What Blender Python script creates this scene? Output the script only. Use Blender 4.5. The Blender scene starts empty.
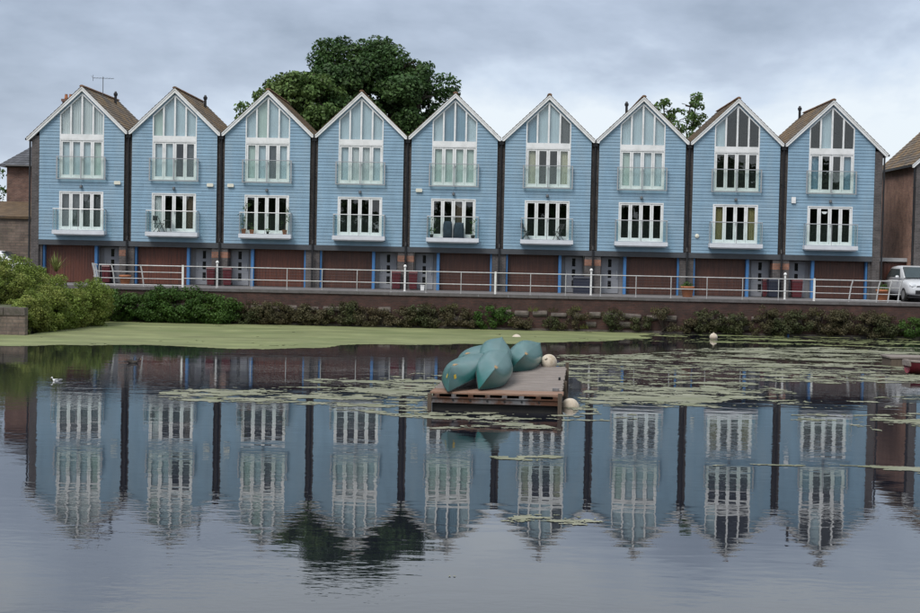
import bpy, math, random
import numpy as np
from mathutils import Vector, Matrix
random.seed(7); RNG = np.random.default_rng(11)
S = bpy.context.scene
COL = S.collection
R = math.radians

# ------------------------------------------------------------------ camera
CAM_P = np.array([2.380, -80.229, 3.943]); YAW, PIT, ROL = -0.02385, -0.03765, 0.02082
PW, PH, FPX = 920.0, 613.0, 1500.0
_fw = np.array([math.sin(YAW)*math.cos(PIT), math.cos(YAW)*math.cos(PIT), math.sin(PIT)])
_r0 = np.array([math.cos(YAW), -math.sin(YAW), 0.0]); _u0 = np.cross(_r0, _fw)
_r = _r0*math.cos(ROL) + _u0*math.sin(ROL); _u = -_r0*math.sin(ROL) + _u0*math.cos(ROL)
cam = bpy.data.cameras.new('camera'); camo = bpy.data.objects.new('camera', cam); COL.objects.link(camo)
M3 = Matrix(((_r[0], _u[0], -_fw[0]), (_r[1], _u[1], -_fw[1]), (_r[2], _u[2], -_fw[2])))
camo.matrix_world = Matrix.Translation(Vector(CAM_P)) @ M3.to_4x4()
cam.sensor_width = 36.0; cam.lens = FPX/PW*36.0; cam.clip_start = 0.1; cam.clip_end = 6000
S.camera = camo

# ------------------------------------------------------------------ sky, sun, exposure
SUN_EL, SUN_AZ = 52.0, 214.0           # azimuth clockwise from +Y: behind the viewer, a little to the left
w = bpy.data.worlds.new('World'); S.world = w; w.use_nodes = True
nt = w.node_tree; nt.nodes.clear()
def N(tree, t, **k):
    n = tree.nodes.new(t)
    for a, b in k.items(): setattr(n, a, b)
    return n
out = N(nt, 'ShaderNodeOutputWorld'); bg = N(nt, 'ShaderNodeBackground'); bg.inputs['Strength'].default_value = 0.1
sky = N(nt, 'ShaderNodeTexSky', sky_type='NISHITA'); sky.sun_disc = False
sky.sun_elevation = R(SUN_EL); sky.sun_rotation = R(SUN_AZ); sky.air_density = 1.0; sky.dust_density = 2.0
tc = N(nt, 'ShaderNodeTexCoord')
mp = N(nt, 'ShaderNodeMapping'); mp.inputs['Scale'].default_value = (1.0, 1.0, 2.1); mp.inputs['Location'].default_value = (64.6, 34.6, 20.14)
n1 = N(nt, 'ShaderNodeTexNoise'); n1.inputs['Scale'].default_value = 4.4; n1.inputs['Detail'].default_value = 6; n1.inputs['Roughness'].default_value = 0.56; n1.inputs['Distortion'].default_value = 0.15
ramp = N(nt, 'ShaderNodeValToRGB')
els = ramp.color_ramp.elements
els[0].position = 0.31; els[0].color = (0.29, 0.345, 0.44, 1)
els[1].position = 0.65; els[1].color = (0.74, 0.80, 0.86, 1)
e = els.new(0.46); e.color = (0.425, 0.492, 0.61, 1)
e = els.new(0.545); e.color = (0.56, 0.64, 0.76, 1)
# brightness of an overcast sky falls off a little away from the bright haze over the horizon
sep = N(nt, 'ShaderNodeSeparateXYZ')
mr = N(nt, 'ShaderNodeMapRange', interpolation_type='SMOOTHSTEP'); mr.inputs['From Min'].default_value = 0.015; mr.inputs['From Max'].default_value = 0.17
mr.inputs['To Min'].default_value = 0.20; mr.inputs['To Max'].default_value = -0.04
addn = N(nt, 'ShaderNodeMath', operation='ADD')
xk = N(nt, 'ShaderNodeMath', operation='MULTIPLY_ADD'); xk.inputs[1].default_value = 0.30; xk.inputs[2].default_value = 0.0
addx = N(nt, 'ShaderNodeMath', operation='ADD')
mul = N(nt, 'ShaderNodeMix', data_type='RGBA', blend_type='MULTIPLY'); mul.inputs[0].default_value = 1.0
mul.inputs[7].default_value = (6.4, 6.4, 6.4, 1)
mix = N(nt, 'ShaderNodeMix', data_type='RGBA'); mix.inputs[0].default_value = 0.1
L = nt.links.new
L(tc.outputs['Generated'], mp.inputs['Vector']); L(mp.outputs[0], n1.inputs['Vector'])
L(tc.outputs['Generated'], sep.inputs[0]); L(sep.outputs['Z'], mr.inputs['Value'])
L(n1.outputs['Fac'], addn.inputs[0]); L(mr.outputs[0], addn.inputs[1])
mr2 = N(nt, 'ShaderNodeMapRange', interpolation_type='SMOOTHSTEP'); mr2.inputs['From Min'].default_value = 0.15; mr2.inputs['From Max'].default_value = 0.24; mr2.inputs['To Max'].default_value = 0.19
xk.inputs[1].default_value = 0.24; L(sep.outputs['Z'], mr2.inputs['Value']); L(mr2.outputs[0], xk.inputs[2])
L(sep.outputs['X'], xk.inputs[0]); L(addn.outputs[0], addx.inputs[0]); L(xk.outputs[0], addx.inputs[1])
L(addx.outputs[0], ramp.inputs[0]); L(ramp.outputs['Color'], mul.inputs[6])
L(mul.outputs[2], mix.inputs[6]); L(sky.outputs[0], mix.inputs[7]); L(mix.outputs[2], bg.inputs['Color']); L(bg.outputs[0], out.inputs[0])

sun = bpy.data.lights.new('sun', 'SUN'); sun.energy = 1.5; sun.angle = R(28); sun.color = (1.0, 0.965, 0.91)
suno = bpy.data.objects.new('sun', sun); COL.objects.link(suno)
_a, _e = R(SUN_AZ), R(SUN_EL)
sd = Vector((math.sin(_a)*math.cos(_e), math.cos(_a)*math.cos(_e), math.sin(_e)))
suno.rotation_euler = sd.to_track_quat('Z', 'Y').to_euler()
S.view_settings.view_transform = 'Standard'; S.view_settings.look = 'None'; S.view_settings.gamma = 1.0
S.view_settings.exposure = 0.85; S.view_settings.use_curve_mapping = False
S.cycles.max_bounces = 8; S.cycles.transparent_max_bounces = 16; S.cycles.caustics_reflective = False; S.cycles.caustics_refractive = False

# ------------------------------------------------------------------ helpers
def ray(px, py):
    return _fw + _r*(px-PW/2)/FPX - _u*(py-PH/2)/FPX
def atz(px, py, z=0.0):
    d = ray(px, py); return CAM_P + d*((z-CAM_P[2])/d[2])
def atY(px, py, Y):
    d = ray(px, py); return CAM_P + d*((Y-CAM_P[1])/d[1])
def topx(P):
    d = np.asarray(P, float)-CAM_P; zz = d@_fw
    return PW/2+FPX*(d@_r)/zz, PH/2-FPX*(d@_u)/zz

class MB:
    def __init__(s): s.v = []; s.f = []
    def quad(s, *p):
        i = len(s.v); s.v += [tuple(q) for q in p]; s.f.append(tuple(range(i, i+len(p))))
    def box(s, x0, x1, y0, y1, z0, z1):
        i = len(s.v)
        s.v += [(x0,y0,z0),(x1,y0,z0),(x1,y1,z0),(x0,y1,z0),(x0,y0,z1),(x1,y0,z1),(x1,y1,z1),(x0,y1,z1)]
        s.f += [tuple(i+k for k in q) for q in ((0,3,2,1),(4,5,6,7),(0,1,5,4),(1,2,6,5),(2,3,7,6),(3,0,4,7))]
    def prism(s, poly, y0, y1):               # poly in (x,z), counter-clockwise seen from -Y
        i = len(s.v); n = len(poly)
        s.v += [(x, y0, z) for x, z in poly] + [(x, y1, z) for x, z in poly]
        s.f.append(tuple(i+k for k in range(n))); s.f.append(tuple(i+n+k for k in reversed(range(n))))
        for k in range(n):
            j = (k+1) % n; s.f.append((i+k, i+n+k, i+n+j, i+j))
    def tube(s, p0, p1, r, n=8, r1=None, caps=True):
        p0 = Vector(p0); p1 = Vector(p1); d = (p1-p0).normalized(); r1 = r if r1 is None else r1
        a = d.orthogonal().normalized(); b = d.cross(a); i = len(s.v)
        for p, rr in ((p0, r), (p1, r1)):
            for k in range(n):
                t = 2*math.pi*k/n; s.v.append(tuple(p + a*(rr*math.cos(t)) + b*(rr*math.sin(t))))
        for k in range(n):
            j = (k+1) % n; s.f.append((i+k, i+j, i+n+j, i+n+k))
        if caps: s.f.append(tuple(i+k for k in reversed(range(n)))); s.f.append(tuple(i+n+k for k in range(n)))
    def path(s, pts, r, n=8):
        for a, b in zip(pts[:-1], pts[1:]): s.tube(a, b, r, n)
    def lathe(s, prof, n=20, c=(0,0,0)):       # prof: (radius, z)
        i = len(s.v); m = len(prof)
        for rr, z in prof:
            for k in range(n):
                t = 2*math.pi*k/n; s.v.append((c[0]+rr*math.cos(t), c[1]+rr*math.sin(t), c[2]+z))
        for a in range(m-1):
            for k in range(n):
                j = (k+1) % n; s.f.append((i+a*n+k, i+a*n+j, i+(a+1)*n+j, i+(a+1)*n+k))
        s.f.append(tuple(i+k for k in reversed(range(n)))); s.f.append(tuple(i+(m-1)*n+k for k in range(n)))
    def loft(s, rings, caps=True, closed=True):
        i = len(s.v); n = len(rings[0])
        for rg in rings: s.v += [tuple(q) for q in rg]
        for a in range(len(rings)-1):
            for k in range(n if closed else n-1):
                j = (k+1) % n; s.f.append((i+a*n+k, i+a*n+j, i+(a+1)*n+j, i+(a+1)*n+k))
        if caps: s.f.append(tuple(i+k for k in reversed(range(n)))); s.f.append(tuple(i+(len(rings)-1)*n+k for k in range(n)))
    def mesh(s, name, mat, smooth=False):
        me = bpy.data.meshes.new(name); me.from_pydata(s.v, [], s.f); me.validate()
        if mat: me.materials.append(mat)
        if smooth: me.polygons.foreach_set('use_smooth', [True]*len(me.polygons))
        me.update(); return me
def add(name, me, parent=None, loc=(0,0,0), rot=(0,0,0), kind=None, label=None):
    if isinstance(me, tuple): me = me[0].mesh(name, me[1], *me[2:])
    o = bpy.data.objects.new(name, me); COL.objects.link(o); o.location = loc; o.rotation_euler = rot
    if parent: o.parent = parent
    if kind: o['kind'] = kind
    if label: o['label'] = label
    return o
def thing(name, label, cat, loc=(0,0,0), rz=0.0, group=None):
    o = bpy.data.objects.new(name, None); COL.objects.link(o); o.location = loc; o.rotation_euler = (0,0,rz)
    o.empty_display_size = 0.2; return tag(o, label, cat, group)
def tag(o, label, cat, group=None):
    o['label'] = label; o['category'] = cat
    if group: o['group'] = group
    return o
def copy_tree(o, parent=None):
    c = o.copy(); COL.objects.link(c); c.parent = parent
    for ch in [k for k in COL.objects if k.parent == o]: copy_tree(ch, c)
    return c
def big_mesh(name, V, F4, mat, smooth=False):
    me = bpy.data.meshes.new(name); nv, nf = len(V), len(F4)
    me.vertices.add(nv); me.vertices.foreach_set('co', np.asarray(V, np.float32).ravel())
    me.loops.add(nf*4); me.loops.foreach_set('vertex_index', np.asarray(F4, np.int32).ravel())
    me.polygons.add(nf); me.polygons.foreach_set('loop_start', np.arange(0, nf*4, 4, dtype=np.int32))
    me.update(calc_edges=True); me.materials.append(mat)
    if smooth: me.polygons.foreach_set('use_smooth', [True]*nf)
    return me

# ------------------------------------------------------------------ materials
def lerp(c, k): return tuple(max(0, min(1, x*k)) for x in c[:3]) + (1,)
def mat(name, col, rough=0.6, var=0.15, scale=3.0, col2=None, metal=0.0, bump=0.0, bscale=40.0, spec=0.5, stretch=(1,1,1), island=0.0, detail=5, c2pos=(0.45, 0.7)):
    m = bpy.data.materials.new(name); m.use_nodes = True; t = m.node_tree; b = t.nodes['Principled BSDF']; lk = t.links.new
    b.inputs['Roughness'].default_value = rough; b.inputs['Metallic'].default_value = metal; b.inputs['Specular IOR Level'].default_value = spec
    tcn = N(t, 'ShaderNodeTexCoord'); mpn = N(t, 'ShaderNodeMapping'); mpn.inputs['Scale'].default_value = stretch
    geo = N(t, 'ShaderNodeNewGeometry'); lk(geo.outputs['Position'], mpn.inputs['Vector'])
    nz = N(t, 'ShaderNodeTexNoise'); nz.inputs['Scale'].default_value = scale; nz.inputs['Detail'].default_value = detail; nz.inputs['Roughness'].default_value = 0.6
    lk(mpn.outputs[0], nz.inputs['Vector'])
    rp = N(t, 'ShaderNodeValToRGB'); lk(nz.outputs['Fac'], rp.inputs[0])
    rp.color_ramp.elements[0].position = 0.3; rp.color_ramp.elements[0].color = lerp(col, 1-var)
    rp.color_ramp.elements[1].position = 0.7; rp.color_ramp.elements[1].color = lerp(col, 1+var)
    cur = rp.outputs['Color']
    if col2:
        nz2 = N(t, 'ShaderNodeTexNoise'); nz2.inputs['Scale'].default_value = scale*0.6; nz2.inputs['Detail'].default_value = 7; nz2.inputs['Roughness'].default_value = 0.7
        mp2 = N(t, 'ShaderNodeMapping'); mp2.inputs['Scale'].default_value = stretch; mp2.inputs['Location'].default_value = (13.1, 4.7, 9.9)
        lk(geo.outputs['Position'], mp2.inputs['Vector']); lk(mp2.outputs[0], nz2.inputs['Vector'])
        m2 = N(t, 'ShaderNodeMapRange'); m2.inputs['From Min'].default_value = c2pos[0]; m2.inputs['From Max'].default_value = c2pos[1]
        lk(nz2.outputs['Fac'], m2.inputs['Value'])
        mx = N(t, 'ShaderNodeMix', data_type='RGBA'); lk(m2.outputs[0], mx.inputs[0]); lk(cur, mx.inputs[6]); mx.inputs[7].default_value = tuple(col2)+(1,)
        cur = mx.outputs[2]
    if island:
        hs = N(t, 'ShaderNodeHueSaturation'); mm = N(t, 'ShaderNodeMapRange'); mm.inputs['To Min'].default_value = 1-island; mm.inputs['To Max'].default_value = 1+island
        lk(geo.outputs['Random Per Island'], mm.inputs['Value']); lk(mm.outputs[0], hs.inputs['Value']); lk(cur, hs.inputs['Color']); cur = hs.outputs['Color']
    lk(cur, b.inputs['Base Color'])
    if bump:
        nb = N(t, 'ShaderNodeTexNoise'); nb.inputs['Scale'].default_value = bscale; nb.inputs['Detail'].default_value = 4
        lk(mpn.outputs[0], nb.inputs['Vector'])
        bp = N(t, 'ShaderNodeBump'); bp.inputs['Strength'].default_value = bump; bp.inputs['Distance'].default_value = 0.02
        lk(nb.outputs['Fac'], bp.inputs['Height']); lk(bp.outputs[0], b.inputs['Normal'])
    return m
def brick_mat(name, c1, c2, mortar, axis='XZ', scale=1.0, c3=None):
    m = mat(name, c1, 0.85, 0.2, 2.0); t = m.node_tree; b = t.nodes['Principled BSDF']; lk = t.links.new
    geo = N(t, 'ShaderNodeNewGeometry'); sp = N(t, 'ShaderNodeSeparateXYZ'); cb = N(t, 'ShaderNodeCombineXYZ')
    lk(geo.outputs['Position'], sp.inputs[0]); lk(sp.outputs[axis[0]], cb.inputs[0]); lk(sp.outputs[axis[1]], cb.inputs[1])
    bt = N(t, 'ShaderNodeTexBrick'); lk(cb.outputs[0], bt.inputs['Vector'])
    bt.inputs['Color1'].default_value = c1+(1,); bt.inputs['Color2'].default_value = c2+(1,); bt.inputs['Mortar'].default_value = mortar+(1,)
    bt.inputs['Scale'].default_value = 1.0; bt.inputs['Brick Width'].default_value = 0.225*scale; bt.inputs['Row Height'].default_value = 0.075*scale
    bt.inputs['Mortar Size'].default_value = 0.008*scale; bt.inputs['Bias'].default_value = 0.0
    nz = N(t, 'ShaderNodeTexNoise'); nz.inputs['Scale'].default_value = 1.6; nz.inputs['Detail'].default_value = 8; nz.inputs['Roughness'].default_value = 0.7
    lk(geo.outputs['Position'], nz.inputs['Vector'])
    mr_ = N(t, 'ShaderNodeMapRange'); mr_.inputs['From Min'].default_value = 0.3; mr_.inputs['From Max'].default_value = 0.7; mr_.inputs['To Min'].default_value = 0.55; mr_.inputs['To Max'].default_value = 1.4
    lk(nz.outputs['Fac'], mr_.inputs['Value'])
    hs = N(t, 'ShaderNodeHueSaturation'); lk(bt.outputs['Color'], hs.inputs['Color']); lk(mr_.outputs[0], hs.inputs['Value'])
    cur = hs.outputs[0]
    if c3:
        n3 = N(t, 'ShaderNodeTexNoise'); n3.inputs['Scale'].default_value = 0.9; n3.inputs['Detail'].default_value = 8; n3.inputs['Roughness'].default_value = 0.75
        lk(geo.outputs['Position'], n3.inputs['Vector'])
        m3 = N(t, 'ShaderNodeMapRange'); m3.inputs['From Min'].default_value = 0.5; m3.inputs['From Max'].default_value = 0.65; m3.inputs['To Max'].default_value = 0.8; lk(n3.outputs['Fac'], m3.inputs['Value'])
        mx = N(t, 'ShaderNodeMix', data_type='RGBA'); lk(m3.outputs[0], mx.inputs[0]); lk(cur, mx.inputs[6]); mx.inputs[7].default_value = c3+(1,); cur = mx.outputs[2]
    lk(cur, b.inputs['Base Color'])
    bp = N(t, 'ShaderNodeBump'); bp.inputs['Strength'].default_value = 0.6; bp.inputs['Distance'].default_value = 0.01; bp.invert = True
    lk(bt.outputs['Fac'], bp.inputs['Height']); lk(bp.outputs[0], b.inputs['Normal'])
    return m
def glass_mat(name, tint, refl_rough=0.0, f0=0.06, opac=0.0, ocol=(0.5,0.5,0.5)):
    m = bpy.data.materials.new(name); m.use_nodes = True; t = m.node_tree; t.nodes.clear(); lk = t.links.new
    o = N(t, 'ShaderNodeOutputMaterial'); tr = N(t, 'ShaderNodeBsdfTransparent'); tr.inputs[0].default_value = tint+(1,)
    gl = N(t, 'ShaderNodeBsdfGlossy'); gl.inputs['Roughness'].default_value = refl_rough; gl.inputs['Color'].default_value = (1,1,1,1)
    lw = N(t, 'ShaderNodeLayerWeight'); lw.inputs['Blend'].default_value = 0.5
    pw = N(t, 'ShaderNodeMath', operation='POWER'); pw.inputs[1].default_value = 5.0; lk(lw.outputs['Facing'], pw.inputs[0])
    fr = N(t, 'ShaderNodeMath', operation='MULTIPLY_ADD'); fr.inputs[1].default_value = 0.92; fr.inputs[2].default_value = f0; lk(pw.outputs[0], fr.inputs[0])
    mx = N(t, 'ShaderNodeMixShader'); lk(fr.outputs[0], mx.inputs[0]); lk(mx.outputs[0], o.inputs[0]); lk(gl.outputs[0], mx.inputs[2])
    if opac:
        df = N(t, 'ShaderNodeBsdfDiffuse'); df.inputs[0].default_value = ocol+(1,); m2 = N(t, 'ShaderNodeMixShader'); m2.inputs[0].default_value = opac
        lk(tr.outputs[0], m2.inputs[1]); lk(df.outputs[0], m2.inputs[2]); lk(m2.outputs[0], mx.inputs[1])
    else: lk(tr.outputs[0], mx.inputs[1])
    return m
K = {}
K['blue'] = mat('blue_weatherboard_paint', (0.205, 0.325, 0.430), 0.55, 0.12, 1.1, col2=(0.24, 0.345, 0.43), bump=0.05, stretch=(1.6,1,0.5), island=0.055)
K['white'] = mat('white_paint', (0.80, 0.80, 0.80), 0.4, 0.05, 2.5, col2=(0.62, 0.63, 0.62))
K['barge'] = mat('white_bargeboard_paint', (0.78, 0.78, 0.78), 0.5, 0.07, 3.0, col2=(0.64, 0.63, 0.60))
K['roof'] = mat('lichened_roof_tile', (0.115, 0.095, 0.078), 0.85, 0.35, 1.6, col2=(0.215, 0.135, 0.058), bump=0.4, bscale=12, island=0.25, c2pos=(0.42, 0.62))
K['ridge'] = mat('ridge_tile_clay', (0.20, 0.105, 0.06), 0.85, 0.35, 6.0, col2=(0.09, 0.08, 0.06))
K['slate'] = mat('grey_slate', (0.085, 0.088, 0.10), 0.7, 0.3, 2.5, col2=(0.05, 0.052, 0.06), bump=0.3, bscale=10, island=0.15)
K['dbrick'] = brick_mat('dark_brick_with_shade', (0.075, 0.062, 0.058), (0.045, 0.040, 0.040), (0.10, 0.095, 0.09))  # dark brick, deepened for the shade of the recess between cladding
K['gbrick'] = brick_mat('grey_brick', (0.095, 0.082, 0.08), (0.065, 0.058, 0.058), (0.13, 0.12, 0.115))
K['obrick'] = brick_mat('orange_toned_brick', (0.30, 0.13, 0.08), (0.22, 0.10, 0.065), (0.18, 0.15, 0.13))
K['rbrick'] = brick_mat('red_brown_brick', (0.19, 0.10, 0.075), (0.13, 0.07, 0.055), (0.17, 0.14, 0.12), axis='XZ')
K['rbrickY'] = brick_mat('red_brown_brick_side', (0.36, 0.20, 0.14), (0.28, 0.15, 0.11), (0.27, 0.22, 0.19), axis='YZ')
K['qbrick'] = brick_mat('quay_brick', (0.078, 0.032, 0.024), (0.046, 0.022, 0.018), (0.058, 0.044, 0.038), c3=(0.036, 0.022, 0.018))
K['stonewall'] = brick_mat('weathered_block_wall', (0.20, 0.15, 0.12), (0.14, 0.105, 0.09), (0.12, 0.10, 0.085), scale=2.2, c3=(0.09, 0.08, 0.06))
K['stone'] = mat('rough_grey_stone', (0.12, 0.10, 0.088), 0.9, 0.35, 5.0, col2=(0.07, 0.065, 0.045), bump=0.8, bscale=14)
K['coping'] = mat('grey_concrete_coping', (0.115, 0.105, 0.105), 0.85, 0.2, 4.0, col2=(0.09, 0.085, 0.08), bump=0.3)
K['paving'] = mat('grey_brick_paving', (0.17, 0.16, 0.16), 0.85, 0.18, 1.5, col2=(0.12, 0.11, 0.11), bump=0.2)
K['beam'] = mat('dark_grey_beam', (0.055, 0.06, 0.068), 0.6, 0.12, 3.0)
K['garage'] = mat('brown_stained_timber', (0.120, 0.038, 0.022), 0.5, 0.3, 2.2, bump=0.2, bscale=30, stretch=(6,1,0.4), col2=(0.065, 0.026, 0.020))
K['garage2'] = mat('dark_brown_stained_timber', (0.078, 0.030, 0.019), 0.5, 0.3, 2.2, bump=0.2, bscale=30, stretch=(6,1,0.4), col2=(0.045, 0.02, 0.016))
K['bluepost'] = mat('bright_blue_paint', (0.06, 0.19, 0.42), 0.45, 0.1, 4.0)
K['door'] = mat('grey_door_paint', (0.30, 0.31, 0.34), 0.5, 0.06, 2.0)
K['dpanel'] = mat('grey_render', (0.27, 0.27, 0.285), 0.75, 0.1, 2.0)
K['black'] = mat('black_plastic', (0.012, 0.012, 0.014), 0.45, 0.2, 4.0)
K['lead'] = mat('grey_lead', (0.10, 0.105, 0.115), 0.6, 0.2, 4.0)
K['dark_pane'] = mat('black_door_glass', (0.012, 0.013, 0.015), 0.1, 0.1, 2.0)
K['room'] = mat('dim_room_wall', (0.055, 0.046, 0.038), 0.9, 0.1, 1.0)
K['wallin'] = mat('house_block_wall', (0.22, 0.17, 0.14), 0.9, 0.15, 2.0)
K['steel'] = mat('satin_steel', (0.42, 0.43, 0.44), 0.38, 0.08, 5.0, metal=0.55)
K['rail'] = mat('galvanised_white_rail', (0.50, 0.50, 0.50), 0.5, 0.15, 6.0, metal=0.15, col2=(0.36, 0.35, 0.34))
K['railw'] = mat('white_rail_post', (0.72, 0.72, 0.70), 0.5, 0.1, 6.0)
K['slab'] = mat('pale_balcony_slab', (0.60, 0.62, 0.66), 0.55, 0.08, 3.0)
K['glass'] = glass_mat('window_glass', (0.92, 0.945, 0.945), f0=0.045)
K['bglass'] = glass_mat('green_tinted_balcony_glass', (0.945, 0.98, 0.97), f0=0.022, opac=0.012, ocol=(0.45, 0.6, 0.55))
def cloth(n, c, v=0.06): return mat(n, c, 0.9, v, 5.0, stretch=(4,1,0.3))
K['pale'] = cloth('pale_blind_and_sky_reflection', (0.50, 0.60, 0.66)); K['net'] = cloth('white_net_curtain', (0.66, 0.69, 0.69)); K['cream'] = cloth('cream_curtain', (0.50, 0.47, 0.34))
K['gold'] = cloth('olive_gold_curtain', (0.25, 0.21, 0.09)); K['skyb'] = cloth('blue_blind_and_sky_reflection', (0.22, 0.34, 0.44)); K['grey'] = cloth('dim_grey_blind', (0.10, 0.105, 0.11)); K['mint'] = cloth('pale_mint_blind', (0.50, 0.60, 0.55)); K['brown'] = cloth('brown_curtain', (0.12, 0.085, 0.06))
K['terra'] = mat('terracotta', (0.36, 0.135, 0.06), 0.8, 0.18, 6.0, col2=(0.27, 0.115, 0.06))
K['redbin'] = mat('dark_red_bin_plastic', (0.085, 0.012, 0.017), 0.45, 0.15, 3.0)
K['navy'] = mat('navy_bin_plastic', (0.014, 0.018, 0.035), 0.5, 0.15, 3.0)
K['cover'] = mat('dark_blue_fabric_cover', (0.018, 0.032, 0.055), 0.85, 0.25, 5.0, bump=0.3, bscale=8)
K['canoe'] = mat('green_canoe_plastic', (0.021, 0.115, 0.106), 0.30, 0.16, 1.6, col2=(0.055, 0.145, 0.145), bump=0.04, bscale=20, c2pos=(0.45, 0.75), spec=0.8)
K['canoein'] = mat('dark_canoe_inside', (0.02, 0.03, 0.03), 0.8, 0.2, 3.0)
K['orange'] = mat('orange_end_plate', (0.34, 0.20, 0.075), 0.6, 0.3, 20.0, col2=(0.30, 0.22, 0.12)); K['yellow'] = mat('yellow_sticker', (0.55, 0.37, 0.02), 0.5, 0.12, 20.0)
K['plank'] = mat('weathered_grey_plank', (0.235, 0.20, 0.178), 0.85, 0.38, 3.0, col2=(0.13, 0.10, 0.085), bump=0.5, bscale=20, stretch=(0.5,5,5))
K['fplank'] = mat('worn_brown_plank', (0.24, 0.155, 0.11), 0.85, 0.35, 4.0, col2=(0.24, 0.10, 0.055), bump=0.5, bscale=20, stretch=(0.6,4,4))
K['rust'] = mat('rusty_steel_beam', (0.15, 0.15, 0.155), 0.65, 0.4, 3.0, metal=0.2, c2pos=(0.40, 0.55), col2=(0.085, 0.036, 0.018), bump=0.3, bscale=20)
K['underdeck_shade'] = mat('black_float_and_gap_shade', (0.02, 0.018, 0.016), 0.7, 0.3, 3.0)  # near-black for the floats and the painted gap shade below deck
K['timber'] = mat('wet_timber_post', (0.10, 0.075, 0.055), 0.8, 0.3, 6.0, stretch=(6,6,0.6), bump=0.4)
K['buoy'] = mat('dirty_cream_buoy', (0.58, 0.51, 0.42), 0.6, 0.15, 5.0, col2=(0.30, 0.22, 0.13), c2pos=(0.45, 0.75), bump=0.1, bscale=15)
K['bark'] = mat('bark', (0.07, 0.055, 0.042), 0.9, 0.3, 4.0, stretch=(4,4,0.6), bump=0.6)
def leafm(n, c, c2, sc=0.5, isl=0.35):
    m = mat(n, c, 0.55, 0.25, sc, col2=c2, island=isl, spec=0.25); t = m.node_tree; b = t.nodes['Principled BSDF']
    tl = N(t, 'ShaderNodeBsdfTranslucent'); src = b.inputs['Base Color'].links[0].from_socket; t.links.new(src, tl.inputs[0])
    mx = N(t, 'ShaderNodeMixShader'); mx.inputs[0].default_value = 0.25; o = t.nodes['Material Output']
    t.links.new(b.outputs[0], mx.inputs[1]); t.links.new(tl.outputs[0], mx.inputs[2]); t.links.new(mx.outputs[0], o.inputs[0]); return m
K['l_dark'] = leafm('dark_broad_leaf', (0.040, 0.084, 0.025), (0.066, 0.112, 0.030), 0.5, 0.5)
K['l_mid'] = leafm('mid_green_leaf', (0.082, 0.145, 0.040), (0.125, 0.170, 0.050), 0.5, 0.45)
K['l_hedge'] = leafm('bramble_leaf', (0.150, 0.205, 0.038), (0.25, 0.25, 0.068), 0.9)
K['l_ivy'] = leafm('ivy_leaf', (0.042, 0.095, 0.017), (0.070, 0.125, 0.024), 0.9)
K['l_dry'] = leafm('dry_shrub_leaf', (0.088, 0.080, 0.040), (0.115, 0.085, 0.050), 1.2, 0.45)
K['l_olive'] = leafm('olive_shrub_leaf', (0.062, 0.075, 0.030), (0.10, 0.085, 0.045), 1.2, 0.45)
K['l_green'] = leafm('fresh_green_leaf', (0.05, 0.11, 0.02), (0.08, 0.14, 0.03), 1.2)
K['blade'] = leafm('yellow_green_blade', (0.20, 0.21, 0.07), (0.12, 0.16, 0.04), 2.0)
K['duck'] = mat('duckweed', (0.185, 0.200, 0.090), 0.8, 0.35, .7, col2=(0.125, 0.152, 0.058), bump=0.3, bscale=30, stretch=(0.5,1,1), spec=0.3)
K['duck2'] = mat('grey_green_duckweed', (0.205, 0.205, 0.145), 0.75, 0.38, 3.0, col2=(0.12, 0.132, 0.062), bump=0.3, bscale=30, stretch=(0.5,1,1), spec=0.4)
K['silver'] = mat('silver_car_paint', (0.60, 0.61, 0.63), 0.28, 0.04, 2.0, metal=0.1); K['whitecar'] = mat('white_car_paint', (0.75, 0.76, 0.78), 0.25, 0.03, 2.0)
K['carglass'] = mat('car_glass', (0.06, 0.075, 0.08), 0.05, 0.1, 2.0, spec=0.8)
K['lamp'] = mat('headlamp_glass', (0.55, 0.57, 0.6), 0.1, 0.1, 8.0); K['plate'] = mat('white_number_plate', (0.7, 0.7, 0.68), 0.5, 0.03, 3.0)
K['tyre'] = mat('tyre_rubber', (0.018, 0.018, 0.018), 0.8, 0.2, 6.0)
K['redboat'] = mat('dark_red_hull', (0.16, 0.016, 0.026), 0.45, 0.2, 3.0, col2=(0.10, 0.015, 0.02))
K['gull'] = mat('white_feathers', (0.75, 0.75, 0.75), 0.8, 0.06, 8.0); K['gullg'] = mat('grey_feathers', (0.28, 0.29, 0.31), 0.8, 0.1, 8.0); K['duckb'] = mat('brown_feathers', (0.05, 0.042, 0.035), 0.8, 0.3, 12.0)
K['beak'] = mat('yellow_beak', (0.5, 0.3, 0.05), 0.5, 0.1, 8.0)
K['bluepole'] = mat('faded_blue_paint', (0.025, 0.09, 0.22), 0.6, 0.2, 6.0)
K['alarm'] = mat('cream_plastic', (0.70, 0.68, 0.58), 0.5, 0.05, 5.0)
K['earth'] = mat('earth_ground', (0.10, 0.095, 0.06), 0.95, 0.3, 0.5, col2=(0.06, 0.08, 0.03))
K['ochre'] = mat('lichened_ochre_roof', (0.155, 0.105, 0.062), 0.9, 0.3, 2.0, col2=(0.10, 0.07, 0.05), bump=0.4, bscale=10)
K['steelgrey'] = mat('zinc_flat_roof', (0.36, 0.37, 0.38), 0.6, 0.15, 2.0)
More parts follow.
